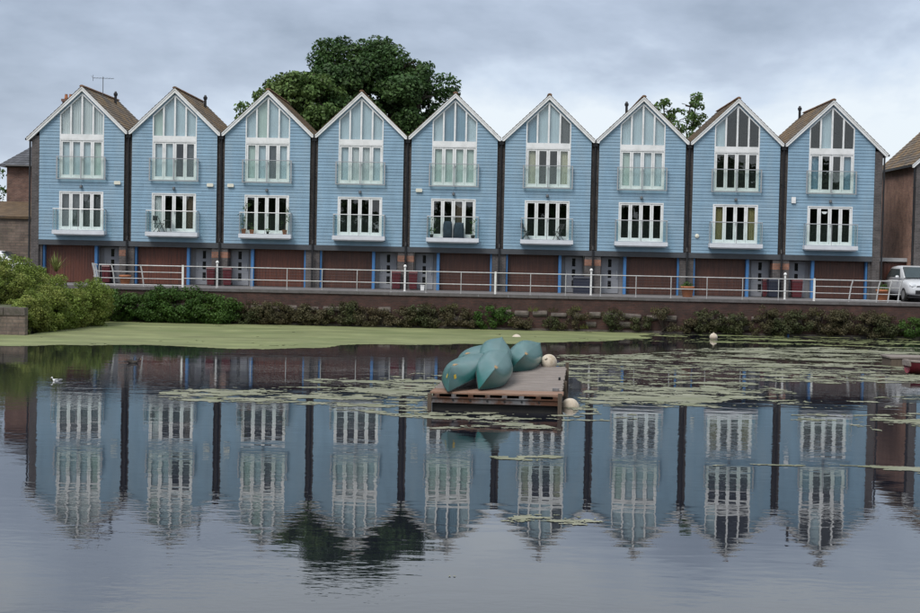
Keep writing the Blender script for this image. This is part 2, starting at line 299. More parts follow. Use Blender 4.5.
def water_mat():
    m = bpy.data.materials.new('harbour_water'); m.use_nodes = True; t = m.node_tree; b = t.nodes['Principled BSDF']; lk = t.links.new
    b.inputs['Base Color'].default_value = (0.009, 0.010, 0.016, 1); b.inputs['Roughness'].default_value = 0.015; b.inputs['IOR'].default_value = 1.45
    b.inputs['Specular IOR Level'].default_value = 0.5
    geo = N(t, 'ShaderNodeNewGeometry')
    def nz(scale, st, det, loc=(0,0,0), dist=0.0):
        mp_ = N(t, 'ShaderNodeMapping'); mp_.inputs['Scale'].default_value = st; mp_.inputs['Location'].default_value = loc; lk(geo.outputs['Position'], mp_.inputs['Vector'])
        n = N(t, 'ShaderNodeTexNoise'); n.inputs['Scale'].default_value = scale; n.inputs['Detail'].default_value = det; n.inputs['Roughness'].default_value = 0.5; n.inputs['Distortion'].default_value = dist
        lk(mp_.outputs[0], n.inputs['Vector']); return n.outputs['Fac']
    patch = nz(0.11, (0.7, 1.6, 1), 3, (3.3, 8.1, 0))
    pr = N(t, 'ShaderNodeMapRange', interpolation_type='SMOOTHSTEP'); pr.inputs['From Min'].default_value = 0.42; pr.inputs['From Max'].default_value = 0.66; pr.inputs['To Min'].default_value = 0.18; pr.inputs['To Max'].default_value = 1.0
    lk(patch, pr.inputs['Value'])
    fine = nz(7.0, (0.55, 1.0, 1), 2)
    swell = nz(1.5, (0.45, 1.0, 1), 2, (7, 3, 1), 0.3)
    def scaled(src, k, fac=None):
        a = N(t, 'ShaderNodeMath', operation='MULTIPLY'); lk(src, a.inputs[0]); a.inputs[1].default_value = k
        if fac is None: return a.outputs[0]
        c = N(t, 'ShaderNodeMath', operation='MULTIPLY'); lk(a.outputs[0], c.inputs[0]); lk(fac, c.inputs[1]); return c.outputs[0]
    ad = N(t, 'ShaderNodeMath', operation='ADD'); lk(scaled(fine, WAVE_FINE, pr.outputs[0]), ad.inputs[0]); lk(scaled(swell, WAVE_SWELL), ad.inputs[1])
    bp = N(t, 'ShaderNodeBump'); bp.inputs['Strength'].default_value = 1.0; bp.inputs['Distance'].default_value = 1.0
    lk(ad.outputs[0], bp.inputs['Height']); lk(bp.outputs[0], b.inputs['Normal']); return m
WAVE_FINE, WAVE_SWELL = 0.0022, 0.0032
K['water'] = water_mat()

# ------------------------------------------------------------------ setting
G = 1.75                                   # quay level above the water
QY = -5.1                                  # face of the quay wall
mb = MB(); mb.quad((-600,-600,0),(600,-600,0),(600,QY+0.5,0),(-600,QY+0.5,0)); add('water', (mb, K['water']), kind='structure')
mb = MB(); mb.quad((-1500,QY+0.45,G-0.03),(1500,QY+0.45,G-0.03),(1500,3000,G-0.03),(-1500,3000,G-0.03)); add('ground', (mb, K['earth']), kind='structure')
mb = MB(); mb.box(-60, 60, QY+0.42, 3.0, G-0.028, G); add('promenade_paving', (mb, K['paving']), kind='structure')
mb = MB(); mb.box(-600, 600, -600, -75, -1, 2.3); add('near_bank_ground', (mb, K['earth']), kind='structure')
mb = MB(); mb.box(-600, -17.75, -17.45, QY, -1, 1.15); add('left_bank_ground', (mb, K['earth']), kind='structure')

# quay wall: brick face with built stones and coping
quay = thing('quay_wall', 'long low quay wall of dark brick with rough stones and concrete coping under the railing', 'wall', (0, QY, 0))
mb = MB(); mb.box(-60, 60, 0, 0.42, -0.8, G-0.14); add('brick_face', (mb, K['qbrick']), quay)
mb = MB(); mb.box(-60, 60, -0.12, 0.0-0.003, -0.8, 0.10); add('footing_ledge', (mb, K['stone']), quay)
cop = MB(); cop.box(-0.745, 0.745, -0.06, 0.42, 0, 0.15); cme = cop.mesh('coping_stone', K['coping'])
for k in range(36): add('coping_stone', cme, quay, (-27+k*1.5+0.75, random.uniform(-.006,.006), G-0.138+random.uniform(-.004,.004)))
def rough_block(wd, dp, ht, seed):
    rr = random.Random(seed); m = MB(); n = 9; rings = []
    for sx in (-1, -0.9, 0.9, 1):
        k = 1.0 if abs(sx) < 0.95 else 0.82; rg = []
        for q in range(n):
            t = 2*math.pi*q/n; cy, cz = math.cos(t), math.sin(t)
            sq = 1/max(abs(cy), abs(cz))**0.75
            rg.append((sx*wd/2, cy*sq*dp/2*k*rr.uniform(.9,1.08), cz*sq*ht/2*k*rr.uniform(.9,1.06)))
        rings.append(rg)
    m.loft(rings); return m.mesh('stone', K['stone'], False)
blocks = [rough_block(0.72, 0.3, 0.34, 3+i) for i in range(5)] + [rough_block(0.95, 0.3, 0.32, 30+i) for i in range(3)]
x = -16.0; k = 0
while x < 26:
    b = random.choice(blocks); wd = 0.8 if b in blocks[:5] else 1.02
    if random.random() < (0.95 if 2 < x < 17 else 0.5): add('stone', b, quay, (x+wd/2, random.uniform(-.01,.06), 0.80+random.uniform(-.06,.06)), (random.uniform(-.15,.15), random.uniform(-.06,.06), random.uniform(-.06,.06))).scale = (random.uniform(.7,1.05), 1, random.uniform(.75,1.1))
    x += wd+random.uniform(0, .12)
x = -15.7
while x < 26:
    b = random.choice(blocks); wd = 0.8 if b in blocks[:5] else 1.02
    if random.random() < 0.3: add('stone', b, quay, (x+wd/2, random.uniform(-.01,.06), 0.40+random.uniform(-.06,.06)), (random.uniform(-.15,.15), random.uniform(-.06,.06), random.uniform(-.06,.06))).scale = (random.uniform(.7,1.05), 1, random.uniform(.75,1.1))
    x += wd+random.uniform(0, .15)

# ------------------------------------------------------------------ the terrace houses
# heights are local to the quay level
def zl(z): return z-G
ZB, ZBEAM = zl(4.05), zl(3.77)
PEAK, SL = zl(12.31), 0.95
HW = 2.29                                   # half width of the cladding
LD0, LD1, UD0, UD1, GW0 = zl(4.59), zl(6.66), zl(7.36), zl(9.44), zl(9.72)
WX = 1.19
GA = PEAK-0.39                              # glazing slope line: z = GA - SL*|x|
def gable_hw(z): return min(HW, max(0.0, (PEAK-0.25-z)/SL))
def open_hw(z):
    if LD0 <= z <= LD1: return WX
    if UD0 <= z: return min(WX, max(0.0, (GA-z)/SL)) if z > UD0 else 0
    return 0.0
def make_cladding():
    m = MB(); step = 0.165; z = ZB
    stops = sorted([LD0, LD1, UD0, GA-SL*WX])
    while z < PEAK-0.32:
        z1 = z+step
        for s in stops:
            if z+1e-6 < s < z1-1e-6: z1 = s; break
        zm0, zm1 = z+1e-4, z1-1e-4
        a0, a1 = gable_hw(zm0), gable_hw(zm1); o0, o1 = open_hw(zm0), open_hw(zm1)
        yb, yt = -0.028, -0.028+0.020*(z1-z)/step
        for sgn in ((-1, 1) if (o0 > 0 or o1 > 0) else (0,)):
            if sgn == 0: xs = (-a0, a0, a1, -a1)
            elif sgn < 0: xs = (-a0, -o0, -o1, -a1)
            else: xs = (o0, a0, a1, o1)
            if xs[1]-xs[0] < 0.02: continue
            if xs[1]-xs[0] > 2.0 and z1-z > .1:
                jx = random.uniform(xs[0]+.5, xs[1]-.5); segs = [(xs[0], jx-.003, jx-.003, xs[3]), (jx+.003, xs[1], xs[2], jx+.003)]
            else: segs = [xs]
            for xs in segs:
              i = len(m.v)
              m.v += [(xs[0],yb,z),(xs[1],yb,z),(xs[2],yt,z1),(xs[3],yt,z1),(xs[0],0.0,z),(xs[1],0.0,z),(xs[2],0.0,z1),(xs[3],0.0,z1)]
              m.f += [tuple(i+q for q in f) for f in ((0,1,2,3),(0,4,5,1),(1,5,6,2),(0,3,7,4))]
        z = z1
    # corner boards
    return m.mesh('cladding', K['blue'])
clads = [make_cladding() for q in range(4)]
def frame_bars(m, x0, x1, z0, z1, t, y0, y1): m.box(x0, x1, y0, y1, z0, z0+t); m.box(x0, x1, y0, y1, z1-t, z1); m.box(x0, x0+t, y0, y1, z0+t, z1-t); m.box(x1-t, x1, y0, y1, z0+t, z1-t)
def make_door_frame(z0, z1, top):           # four leaves
    m = MB(); m.box(-WX, -WX+0.055, -0.03, 0.09, z0, z1); m.box(WX-0.055, WX, -0.03, 0.09, z0, z1)
    m.box(-WX+0.055, WX-0.055, -0.03, 0.09, z1-top, z1); m.box(-WX+0.055, WX-0.055, -0.045, 0.09, z0, z0+0.05)
    lw = (2*WX-0.11)/4
    for k in range(4):
        xa = -WX+0.055+k*lw+0.006; xb = xa+lw-0.012
        t = 0.088; m.box(xa, xa+t, 0.0, 0.06, z0+0.053, z1-top-0.003); m.box(xb-t, xb, 0.0, 0.06, z0+0.053, z1-top-0.003)
        m.box(xa+t, xb-t, 0.0, 0.06, z0+0.053, z0+0.19); m.box(xa+t, xb-t, 0.0, 0.06, z1-top-0.09, z1-top-0.003)
    return m
LW = (2*WX-0.11)/4
def leaf_x(k): return -WX+0.055+k*LW+0.006+0.088, -WX+0.055+(k+1)*LW-0.006-0.088
udoor_me = make_door_frame(UD0, UD1, 0.05).mesh('french_doors', K['white']); ldoor_me = make_door_frame(LD0, LD1, 0.05).mesh('balcony_doors', K['white'])
def pane_mesh(z0, z1):
    out = []
    for k in range(4):
        xa, xb = leaf_x(k); m = MB(); m.box(xa-0.005, xb+0.005, 0.025, 0.037, z0+0.185, z1-0.135); out.append(m.mesh('pane', K['glass']))
    return out
upane, lpane = pane_mesh(UD0, UD1), pane_mesh(LD0, LD1)
def hnd(z):
    m = MB(); m.box(0.03, 0.05, -0.03, 0.0, z, z+0.16); m.box(0.03, 0.13, -0.045, -0.03, z+0.09, z+0.11); return m.mesh('handle', K['steel'])
uh_me, lh_me = hnd(UD0+0.95), hnd(LD0+0.95)
# gable window
def gz(x): return GA-SL*abs(x)
gm = MB(); gm.box(-WX, WX, -0.035, 0.09, UD1+0.003, GW0)          # deep white transom
for s in (-1, 1):
    gm.box(min(s*WX, s*(WX-0.06)), max(s*WX, s*(WX-0.06)), -0.03, 0.08, GW0, gz(WX)-0.001)
    tt = 0.085
    poly = [(0, GA), (0, GA-tt), (s*WX, gz(WX)-tt), (s*WX, gz(WX))]
    gm.prism(poly if s < 0 else poly[::-1], -0.033, 0.083)
    xm = s*0.60; gm.prism([(xm-0.042, GW0), (xm+0.042, GW0), (xm+0.042, gz(xm+0.042)-0.05), (xm-0.042, gz(xm-0.042)-0.05)], -0.028, 0.078)
gm.box(-0.045, 0.045, -0.029, 0.079, GW0, GA-0.08)
gable_me = gm.mesh('gable_window', K['white'])
GX = [(-WX+0.06, -0.642), (-0.558, -0.045), (0.045, 0.558), (0.642, WX-0.06)]
def gpane(y0, y1, mt, nm, bot=0.0):
    o = []
    for xa, xb in GX:
        m = MB(); m.prism([(xa-.004, GW0+bot), (xb+.004, GW0+bot), (xb+.004, gz(xb)-0.06), (xa-.004, gz(xa)-0.06)], y0, y1); o.append(m.mesh(nm, mt))
    return o
gp_me = gpane(0.025, 0.037, K['glass'], 'pane')
# blinds and curtains behind a pane; some cloth stands in for sky reflection
CURT = {}
def curtain(kind, where, k):
    key = (kind, where, k)
    if key not in CURT:
        m = MB()
        if where == 'g':
            xa, xb = GX[k]; zb_, za, zc = GW0-0.02, gz(xa)-0.06, gz(xb)-0.06
        else:
            xa, xb = leaf_x(k); z0, z1 = (UD0, UD1) if where == 'u' else (LD0, LD1); zb_, za, zc = z0+0.06, z1-0.06, z1-0.06
        xa -= 0.03; xb += 0.03; n = 14
        amp = .003 if kind in ('pale', 'skyb', 'mint', 'grey') else .02
        top = [(xa+(xb-xa)*i/n, 0.13+amp*math.sin(i*2.1+k), za+(zc-za)*i/n) for i in range(n+1)]
        bot = [(p[0], p[1], zb_) for p in top]
        for i in range(n): m.quad(bot[i], bot[i+1], top[i+1], top[i])
        CURT[key] = m.mesh('curtain', K[kind])
    return CURT[key]
# Juliet balcony at the upper doors
jm = MB(); JZ0, JZ1, JX = zl(7.30), zl(8.53), 1.33
jm.box(-JX, JX, -0.20, -0.15, JZ1-0.04, JZ1); jm.box(-JX, JX, -0.20, -0.15, JZ0, JZ0+0.045)
for s in (-1, 0, 1):
    hw = 0.028 if s == 0 else 0.035
    cx = s*(JX-hw); jm.box(cx-hw, cx+hw, -0.195, -0.155, JZ0+0.046, JZ1-0.041)
for s in (-1, 1):
    for zc in (JZ0+0.1, JZ1-0.14): jm.box(s*(JX-0.035)-0.02, s*(JX-0.035)+0.02, -0.154, -0.01, zc, zc+0.05)
jul_me = jm.mesh('juliet_balcony', K['steel'])
jg = []
for xa, xb in ((-JX+0.075, -0.033), (0.033, JX-0.075)):
    m = MB(); m.box(xa, xb, -0.181, -0.169, JZ0+0.06, JZ1-0.05); jg.append(m.mesh('glass_panel', K['bglass']))
# projecting balcony at the lower doors
BX, BD = 1.40, 0.62; BZ0, BZ1, BR = zl(4.33), zl(4.57), zl(5.70)
m = MB(); m.box(-BX, BX, -BD, -0.036, BZ0+0.03, BZ1); m.box(-BX+0.08, BX-0.08, -BD+0.08, -0.036, BZ0-0.03, BZ0+0.03); slab_me = m.mesh('balcony', K['slab'])
m = MB()
for s in (-1, 1):
    for yy in (-BD+0.05, -0.09): m.tube((s*(BX-0.05), yy, BZ1), (s*(BX-0.05), yy, BR), 0.02, 8)
    m.tube((s*(BX-0.05), -BD+0.05, BR), (s*(BX-0.05), -0.036, BR), 0.022, 8)
m.tube((0, -BD+0.05, BZ1), (0, -BD+0.05, BR), 0.016, 8)
m.tube((-BX+0.03, -BD+0.05, BR), (BX-0.03, -BD+0.05, BR), 0.024, 8); brail_me = m.mesh('handrail', K['steel'])
bgl = []
for xa, xb in ((-BX+0.08, -0.03), (0.03, BX-0.08)):
    m = MB(); m.box(xa, xb, -BD+0.044, -BD+0.056, BZ1+0.06, BR-0.05); bgl.append(m.mesh('glass_panel', K['bglass']))
for s in (-1, 1):
    m = MB(); m.box(s*(BX-0.05)-0.006, s*(BX-0.05)+0.006, -BD+0.08, -0.12, BZ1+0.06, BR-0.05); bgl.append(m.mesh('glass_panel', K['bglass']))
# bargeboards, roof
DEPTH = 7.4
def roof_line(x): return PEAK-SL*abs(x)
def barge(s, xo):
    m = MB(); p = [(0, PEAK-0.055), (s*xo, roof_line(xo)-0.055), (s*xo, roof_line(xo)-0.20), (s*(xo-0.09), roof_line(xo-0.09)-0.29), (0, PEAK-0.29)]
    m.prism(p if s < 0 else p[::-1], -0.16, -0.12)
    p = [(0, PEAK-0.055), (s*xo, roof_line(xo)-0.055), (s*xo, roof_line(xo)-0.13), (0, PEAK-0.13)]      # raised upper moulding
    m.prism(p if s < 0 else p[::-1], -0.185, -0.161)
    p = [(0, PEAK-0.262), (s*(xo-0.12), roof_line(xo-0.12)-0.262), (s*(xo-0.12), roof_line(xo-0.12)-0.288), (0, PEAK-0.288)]      # soffit
    m.prism(p if s < 0 else p[::-1], -0.119, 0.02)
    return m.mesh('bargeboard', K['barge'])
def roof_side(s, xo):                       # overlapping courses of tiles, each tile its own little slab in one mesh
    m = MB(); ln = math.hypot(xo, SL*xo); ux, uz = xo/ln, -SL*xo/ln; nx, nz = -uz, ux
    m_n = int(ln/0.24); crs = ln/m_n; tw = 0.30
    for c in range(m_n):
        a, b = c*crs-0.05, (c+1)*crs
        off = (c % 2)*tw/2; y = -0.20
        while y < DEPTH+0.1:
            y1 = min(y+tw-0.006+(off if y == -0.20 else 0), DEPTH+0.1)
            a_ = max(a, 0.0)
            lift0, lift1 = -0.005, 0.022+random.uniform(-.004, .004)
            P = lambda d, n_, yy: (s*(ux*d+nx*n_), yy, PEAK-0.03+uz*d+nz*n_)
            i = len(m.v)
            m.v += [P(a_,lift0,y),P(b,lift1,y),P(b,lift1,y1),P(a_,lift0,y1),P(b,lift1-0.022,y),P(b,lift1-0.022,y1)]
            m.f += [(i,i+1,i+2,i+3),(i+1,i+4,i+5,i+2)] + [(i, i+4, i+1)]
            y = y1+0.006
    return m.mesh('roof_slope', K['roof'])
def roof_deck(xo):
    m = MB()
    for s in (-1, 1):
        p = [(0, PEAK-0.035), (0, PEAK-0.15), (s*xo[s], roof_line(xo[s])-0.15), (s*xo[s], roof_line(xo[s])-0.04)]
        m.prism(p if s < 0 else p[::-1], -0.118, DEPTH)
    return m.mesh('roof', K['lead'])
rtm = MB(); n = 7
rtm.loft([[(0.13*math.cos(math.pi*q/(n-1)), yy, 0.10*math.sin(math.pi*q/(n-1))-0.06) for q in range(n)] for yy in (0.0, 0.445)]); ridge_me = rtm.mesh('ridge_tile', K['ridge'], False)
BARGE = {(s, xo): barge(s, xo) for s in (-1, 1) for xo in (2.46, 2.95)}
RSIDE = {(s, xo): roof_side(s, xo) for s in (-1, 1) for xo in (2.46, 2.95)}
RDECK = {a: roof_deck({-1: a[0], 1: a[1]}) for a in ((2.46, 2.46), (2.95, 2.46), (2.46, 2.95))}
# body: side and back walls, floors; closed so that rooms are dim
m = MB()
for s in (-1, 1): m.box(min(s*2.28, s*2.20), max(s*2.28, s*2.20), 0.005, DEPTH-0.2, ZBEAM+0.003, zl(9.80))
m.prism([(-2.19, 0.0), (2.19, 0.0), (2.19, zl(9.8)), (0, zl(11.8)), (-2.19, zl(9.8))], DEPTH-0.35, DEPTH-0.21)
body_me = m.mesh('wall', K['wallin'])
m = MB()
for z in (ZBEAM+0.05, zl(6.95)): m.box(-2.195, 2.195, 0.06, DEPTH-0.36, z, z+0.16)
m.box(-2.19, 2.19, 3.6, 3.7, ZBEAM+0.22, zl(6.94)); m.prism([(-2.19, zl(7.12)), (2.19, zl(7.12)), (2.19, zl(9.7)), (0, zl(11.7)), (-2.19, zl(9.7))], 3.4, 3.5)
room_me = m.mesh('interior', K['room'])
m = MB(); m.box(-2.5, 2.5, -0.02, 0.30, ZBEAM, ZB-0.004); beam_me = m.mesh('beam', K['beam'])
# ground floor, layout D-G (door to the left, garage to the right); mirrored for the other hand
def ground_floor(s):
    X = lambda a, b: (min(s*a, s*b), max(s*a, s*b)); o = {}
    gx0, gx1 = X(-0.68, 2.02)
    def gar(mt):
        m = MB(); nb = 18; bw = (gx1-gx0)/nb
        for k in range(nb): m.box(gx0+k*bw+0.006, gx0+(k+1)*bw-0.006, 0.50+random.uniform(-.003, .003), 0.54, 0.03, ZBEAM-0.002)
        m.box(gx0, gx1, 0.515, 0.56, 0.02, ZBEAM-0.002); return m.mesh('garage_door', mt)
    o['garage'] = gar(K['garage']); o['garage2'] = gar(K['garage2'])
    m = MB(); a, b = X(-0.84, -0.69); m.box(a, b, 0.22, 0.56, 0, ZBEAM-0.002); o['post'] = m.mesh('post', K['bluepost'])
    m = MB(); a, b = X(2.03, 2.12); m.box(a, b, 0.22, 0.56, 0, ZBEAM-0.002); o['post2'] = m.mesh('post', K['bluepost'])
    m = MB(); a, b = X(-2.06, -0.85); m.box(a, b, 0.86, 0.95, 0, ZBEAM-0.002); a, b = X(-0.85, -0.80); m.box(a, b, 0.565, 0.95, 0, ZBEAM-0.002); o['panel'] = m.mesh('entrance_wall', K['dpanel'])
    m = MB(); a, b = X(-1.98, -1.06); m.box(a, b, 0.80, 0.857, 0.04, ZBEAM-0.06); o['door'] = m.mesh('front_door', K['door'])
    o['slots'] = []
    for k in range(3):
        m = MB(); a, b = X(-1.62, -1.44); m.box(a, b, 0.792, 0.799, 0.28+k*0.58, 0.70+k*0.58); o['slots'].append(m.mesh('pane', K['dark_pane']))
    m = MB(); a, b = X(-1.17, -1.13); m.box(a, b, 0.74, 0.76, 0.85, 1.25); m.box(a, b, 0.76, 0.80, 0.87, 0.90); m.box(a, b, 0.76, 0.80, 1.20, 1.23); o['handle'] = m.mesh('handle', K['steel'])
    m = MB(); a, b = X(-2.495, -2.07); m.box(a, b, 0.034, 0.95, 0, ZBEAM-0.004); o['pier'] = m.mesh('ground_floor_pier', K['gbrick']); m = MB(); a, b = X(2.13, 2.495); m.box(a, b, 0.1, 0.95, 0, ZBEAM-0.003); o['pier2'] = m.mesh('ground_floor_pier', K['gbrick'])
    m = MB(); a, b = X(-2.495, -2.07); m.box(a-0.006, b+0.006, 0.024, 0.90, 1.502, 1.82); o['band'] = m.mesh('orange_band', K['obrick'])  # orange-toned stretch of the pier at this height
    return o
GF = {1: ground_floor(1), -1: ground_floor(-1)}
m = MB(); m.box(-0.208, 0.208, 0.16, DEPTH-0.3, ZB-0.003, zl(9.78)); pier_me = m.mesh('brick_pier', K['dbrick'])
m = MB(); m.box(-0.208, 0.208, -0.025, DEPTH-0.2, 0, zl(9.60)); epier_me = m.mesh('brick_pier', K['gbrick'])
m = MB(); m.tube((0, -0.08, 0.02), (0, -0.08, ZB+0.02), 0.052, 10); m.tube((0, -0.08, ZB+0.02), (0, 0.09, ZB+0.25), 0.052, 10); m.tube((0, 0.09, ZB+0.25), (0, 0.09, zl(9.6)), 0.052, 10); m.box(-0.12, 0.12, 0.0, 0.15, zl(9.6), zl(9.82))
for z in (0.5, 1.6, 4.0, 6.0): m.box(-0.075, 0.075, 0.03 if z > ZB else -0.14, 0.155 if z > ZB else -0.03, z, z+0.03)
pipe_me = m.mesh('downpipe', K['black'], False)
m = MB(); m.tube((0, -0.09, 0.02), (0, -0.09, zl(9.35)), 0.05, 10); m.tube((0, -0.09, zl(9.35)), (0.0, -0.06, zl(9.55)), 0.05, 10)
for z in (0.5, 2.5, 4.5, 6.5): m.box(-0.07, 0.07, -0.13, 0.0, z, z+0.03)
epipe_me = m.mesh('downpipe', K['black'])
m = MB(); m.box(-0.055, 0.055, -0.4, DEPTH, -0.06, 0.05); gutter_me = m.mesh('gutter', K['black'])
m = MB(); m.box(-0.05, 0.05, -0.06, -0.02, 0, 0.10); m.lathe([(0.05, -0.10), (0.085, -0.08), (0.06, 0.03), (0.03, 0.06)], 12, (0, -0.11, 0.05)); wlamp_me = m.mesh('wall_lamp', K['lead'])
m = MB(); m.prism([(-0.16, -0.09), (0.16, -0.09), (0.18, 0.0), (0.15, 0.09), (-0.15, 0.09), (-0.18, 0.0)], -0.12, -0.03); alarm_me = m.mesh('alarm_box', K['alarm'])
m = MB(); m.prism([(-0.11, -0.16), (0.11, -0.16), (0.11, 0.16), (-0.11, 0.16)], -0.12, -0.03); alarm2_me = m.mesh('alarm_box', K['white'])
m = MB(); m.lathe([(0.06, -0.02), (0.11, 0.0), (0.11, 0.05), (0.04, 0.08)], 14); vent_me = m.mesh('wall_vent', K['alarm'])
m = MB(); m.tube((0, 0, -0.35), (0, 0, 0.42), 0.075, 12); m.lathe([(0.075, 0.42), (0.11, 0.44), (0.12, 0.56), (0.08, 0.60), (0.05, 0.68)], 12); flue_me = m.mesh('flue_pipe', K['black'])

HOUSES = [  # s (hand), garage, gable, upper, lower panes, label
 (-1, 'garage', 'nnnn', 'pppm', 'gggg', 'end blue gabled house beside the bramble bank with an aerial on its roof'),
 (-1, 'garage', 'mppp', 'pp.g', 'n..b', 'blue gabled house with a dark folding chair on its lower balcony'),
 (1, 'garage', 'pmpp', 'mpgp', '....', 'blue gabled house with leafy potted plants on its lower balcony'),
 (-1, 'garage2', 'pppp', 'pnnp', '....', 'blue gabled house between the plant balcony house and the covered chairs house'),
 (1, 'garage2', 'pssp', 'mmmm', '..b.', 'blue gabled house with dark covered chairs on its lower balcony'),  # blue gable cloth paints the sky reflected in these panes
 (-1, 'garage2', 'sppS', 'c..c', '....', 'blue gabled house with cream curtains drawn to both sides of its upper doors'),
 (1, 'garage2', 'pppp', 'mppp', '....', 'blue gabled house with pale blinds filling upper floor and a flue pipe behind its ridge'),
 (-1, 'garage2', 'p...', '....', 'o..o', 'blue gabled house with olive curtains and all dark upper panes'),
 (1, 'garage2', '.p..', 's..s', '....', 'end blue gabled house beside the silver car with pale sticker in a balcony door'),  # pale gable cloth paints a cloud reflected in that pane
]
CODE = {'n': 'net', 'p': 'pale', 'm': 'mint', 'g': 'grey', 'b': 'brown', 's': 'skyb', 'S': 'grey', 'c': 'cream', 'o': 'gold'}
HX = [(i-4)*5.0 for i in range(9)]
def build_house(i, X, spec, loc, left_end=False, right_end=False):
    s, gar, gb, up, lo, lab = spec
    h = thing('terraced_house', lab, 'house', loc, 0, 'blue gabled houses of the waterside terrace')
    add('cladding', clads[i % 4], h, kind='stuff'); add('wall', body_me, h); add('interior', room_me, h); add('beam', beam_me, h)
    g = add('gable_window', gable_me, h); u = add('french_doors', udoor_me, h); l = add('balcony_doors', ldoor_me, h)
    for k in range(4):
        add('pane', gp_me[k], g); add('pane', upane[k], u); add('pane', lpane[k], l)
        for c, where, par in ((gb[k], 'g', g), (up[k], 'u', u), (lo[k], 'l', l)):
            if c in CODE: add('curtain', curtain(CODE[c], where, k), par)
    add('handle', uh_me, u); add('handle', lh_me, l)
    j = add('juliet_balcony', jul_me, h)
    for q in jg: add('glass_panel', q, j)
    b = add('balcony', slab_me, h); add('handrail', brail_me, b)
    for q in bgl: add('glass_panel', q, b)
    xl, xr = (2.95 if left_end else 2.46), (2.95 if right_end else 2.46)
    add('bargeboard', BARGE[(-1, xl)], h); add('bargeboard', BARGE[(1, xr)], h)
    rf = add('roof', RDECK[(xl, xr)], h); add('roof_slope', RSIDE[(-1, xl)], rf, kind='stuff'); add('roof_slope', RSIDE[(1, xr)], rf, kind='stuff')
    for k in range(17): add('ridge_tile', ridge_me, rf, (0, -0.2+k*0.45, PEAK+random.uniform(-.004, .004)))
    f = GF[s]; add('garage_door', f[gar], h); add('post', f['post'], h); add('post', f['post2'], h); add('entrance_wall', f['panel'], h)
    d = add('front_door', f['door'], h)
    for q in f['slots']: add('pane', q, d)
    add('handle', f['handle'], d); add('ground_floor_pier', f['pier'], h); add('ground_floor_pier', f['pier2'], h); add('orange_band', f['band'], h)
    if right_end:
        add('brick_pier', epier_me, h, (2.50, 0, 0)); add('downpipe', epipe_me, h, (2.79, 0.06, 0)); add('gutter', gutter_me, h, (2.98, 0.25, roof_line(2.95)-0.10))
    else:
        add('brick_pier', pier_me, h, (2.5, 0, 0)); add('downpipe', pipe_me, h, (2.5, 0, 0))
    if left_end:
        add('brick_pier', epier_me, h, (-2.50, 0, 0)); add('downpipe', epipe_me, h, (-2.79, 0.06, 0)); add('gutter', gutter_me, h, (-2.98, 0.25, roof_line(2.95)-0.10))
    add('wall_lamp', wlamp_me, h, (0, 0, zl(6.90)))
    return h
houses = [build_house(i, HX[i], HOUSES[i], (HX[i], 0, G), i == 0, i == 8) for i in range(9)]
for hi, dx, zz, me, nm in ((0, 1.95, 7.16, alarm_me, 'alarm_box'), (1, 1.95, 7.14, alarm_me, 'alarm_box'), (2, -1.95, 7.14, alarm_me, 'alarm_box'), (4, -1.85, 7.08, alarm_me, 'alarm_box'), (8, -1.95, 6.95, alarm2_me, 'alarm_box')):
    add(nm, me, houses[hi], (dx, 0, zl(zz)))
for hi, dx, zz in ((7, -2.0, 4.95), (3, 2.9, 0)):
    if hi == 7: add('wall_vent', vent_me, houses[hi], (dx, -0.03, zl(zz)), (R(90), 0, 0))
for hi, sx, d, yy in ((0, 1, 0.45, 5.2), (1, 1, 0.55, 5.4), (6, -1, 0.35, 6.6), (8, -1, 0.40, 6.8)):
    add('flue_pipe', flue_me, houses[hi], (sx*d, yy, PEAK-SL*d))
m = MB(); m.tube((0,0,-0.5), (0,0,1.05), 0.02, 6); m.tube((-0.55,0,0.95), (0.6,0,0.99), 0.012, 6)
for k in range(7): m.tube((-0.5+k*0.17,-0.22,0.955+k*.005), (-0.5+k*0.17,0.22,0.955+k*.005), 0.008, 5)
m.tube((-0.55,0,0.78), (-0.55,0,1.12), 0.012, 6); m.tube((-0.62,-0.2,0.95), (-0.62,0.2,1.1), 0.01, 5)
add('television_aerial', (m, K['lead']), houses[0], (0.25, 3.2, PEAK-0.2), (0,0,R(25)))
m = MB(); m.prism([(0.15*math.cos(math.pi+math.pi*q/12), 0.13*math.sin(math.pi+math.pi*q/12)) for q in range(13)], -.006, .006); st = add('sticker', (m, K['net']), [o for o in COL.objects if o.parent == houses[8] and o.name.startswith('balcony_doors')][0], (sum(leaf_x(1))/2, 0.012, zl(6.38)))

# ------------------------------------------------------------------ neighbours at both ends
h10 = build_house(9, 27.2, (1, 'garage2', 'pppp', 'pppp', '....', 'further blue gabled house with brick side wall past the silver car'), (27.25, 0.25, G-0.5), True, False)
h10['group'] = 'blue gabled houses past the car'
m = MB(); m.box(-2.76, -2.715, 0.3, DEPTH-0.25, 0, zl(9.55)); add('side_wall', (m, K['rbrickY']), h10)
ga = thing('flat_roofed_garage', 'low garage with pale flat roof edge behind the silver car', 'garage', (22.95, 1.2, G), 0)
m = MB(); m.box(0, 3.4, 0.3, 4.5, 0, 2.05); add('wall', (m, K['rbrick']), ga)
m = MB(); m.box(-0.08, 3.45, 0.05, 4.6, 2.053, 2.25); add('flat_roof', (m, K['steelgrey']), ga)
m = MB()
for k in range(14): m.box(0.35+k*0.19, 0.53+k*0.19, 0.24, 0.297, 0.02, 1.95)
add('garage_door', (m, K['garage']), ga)

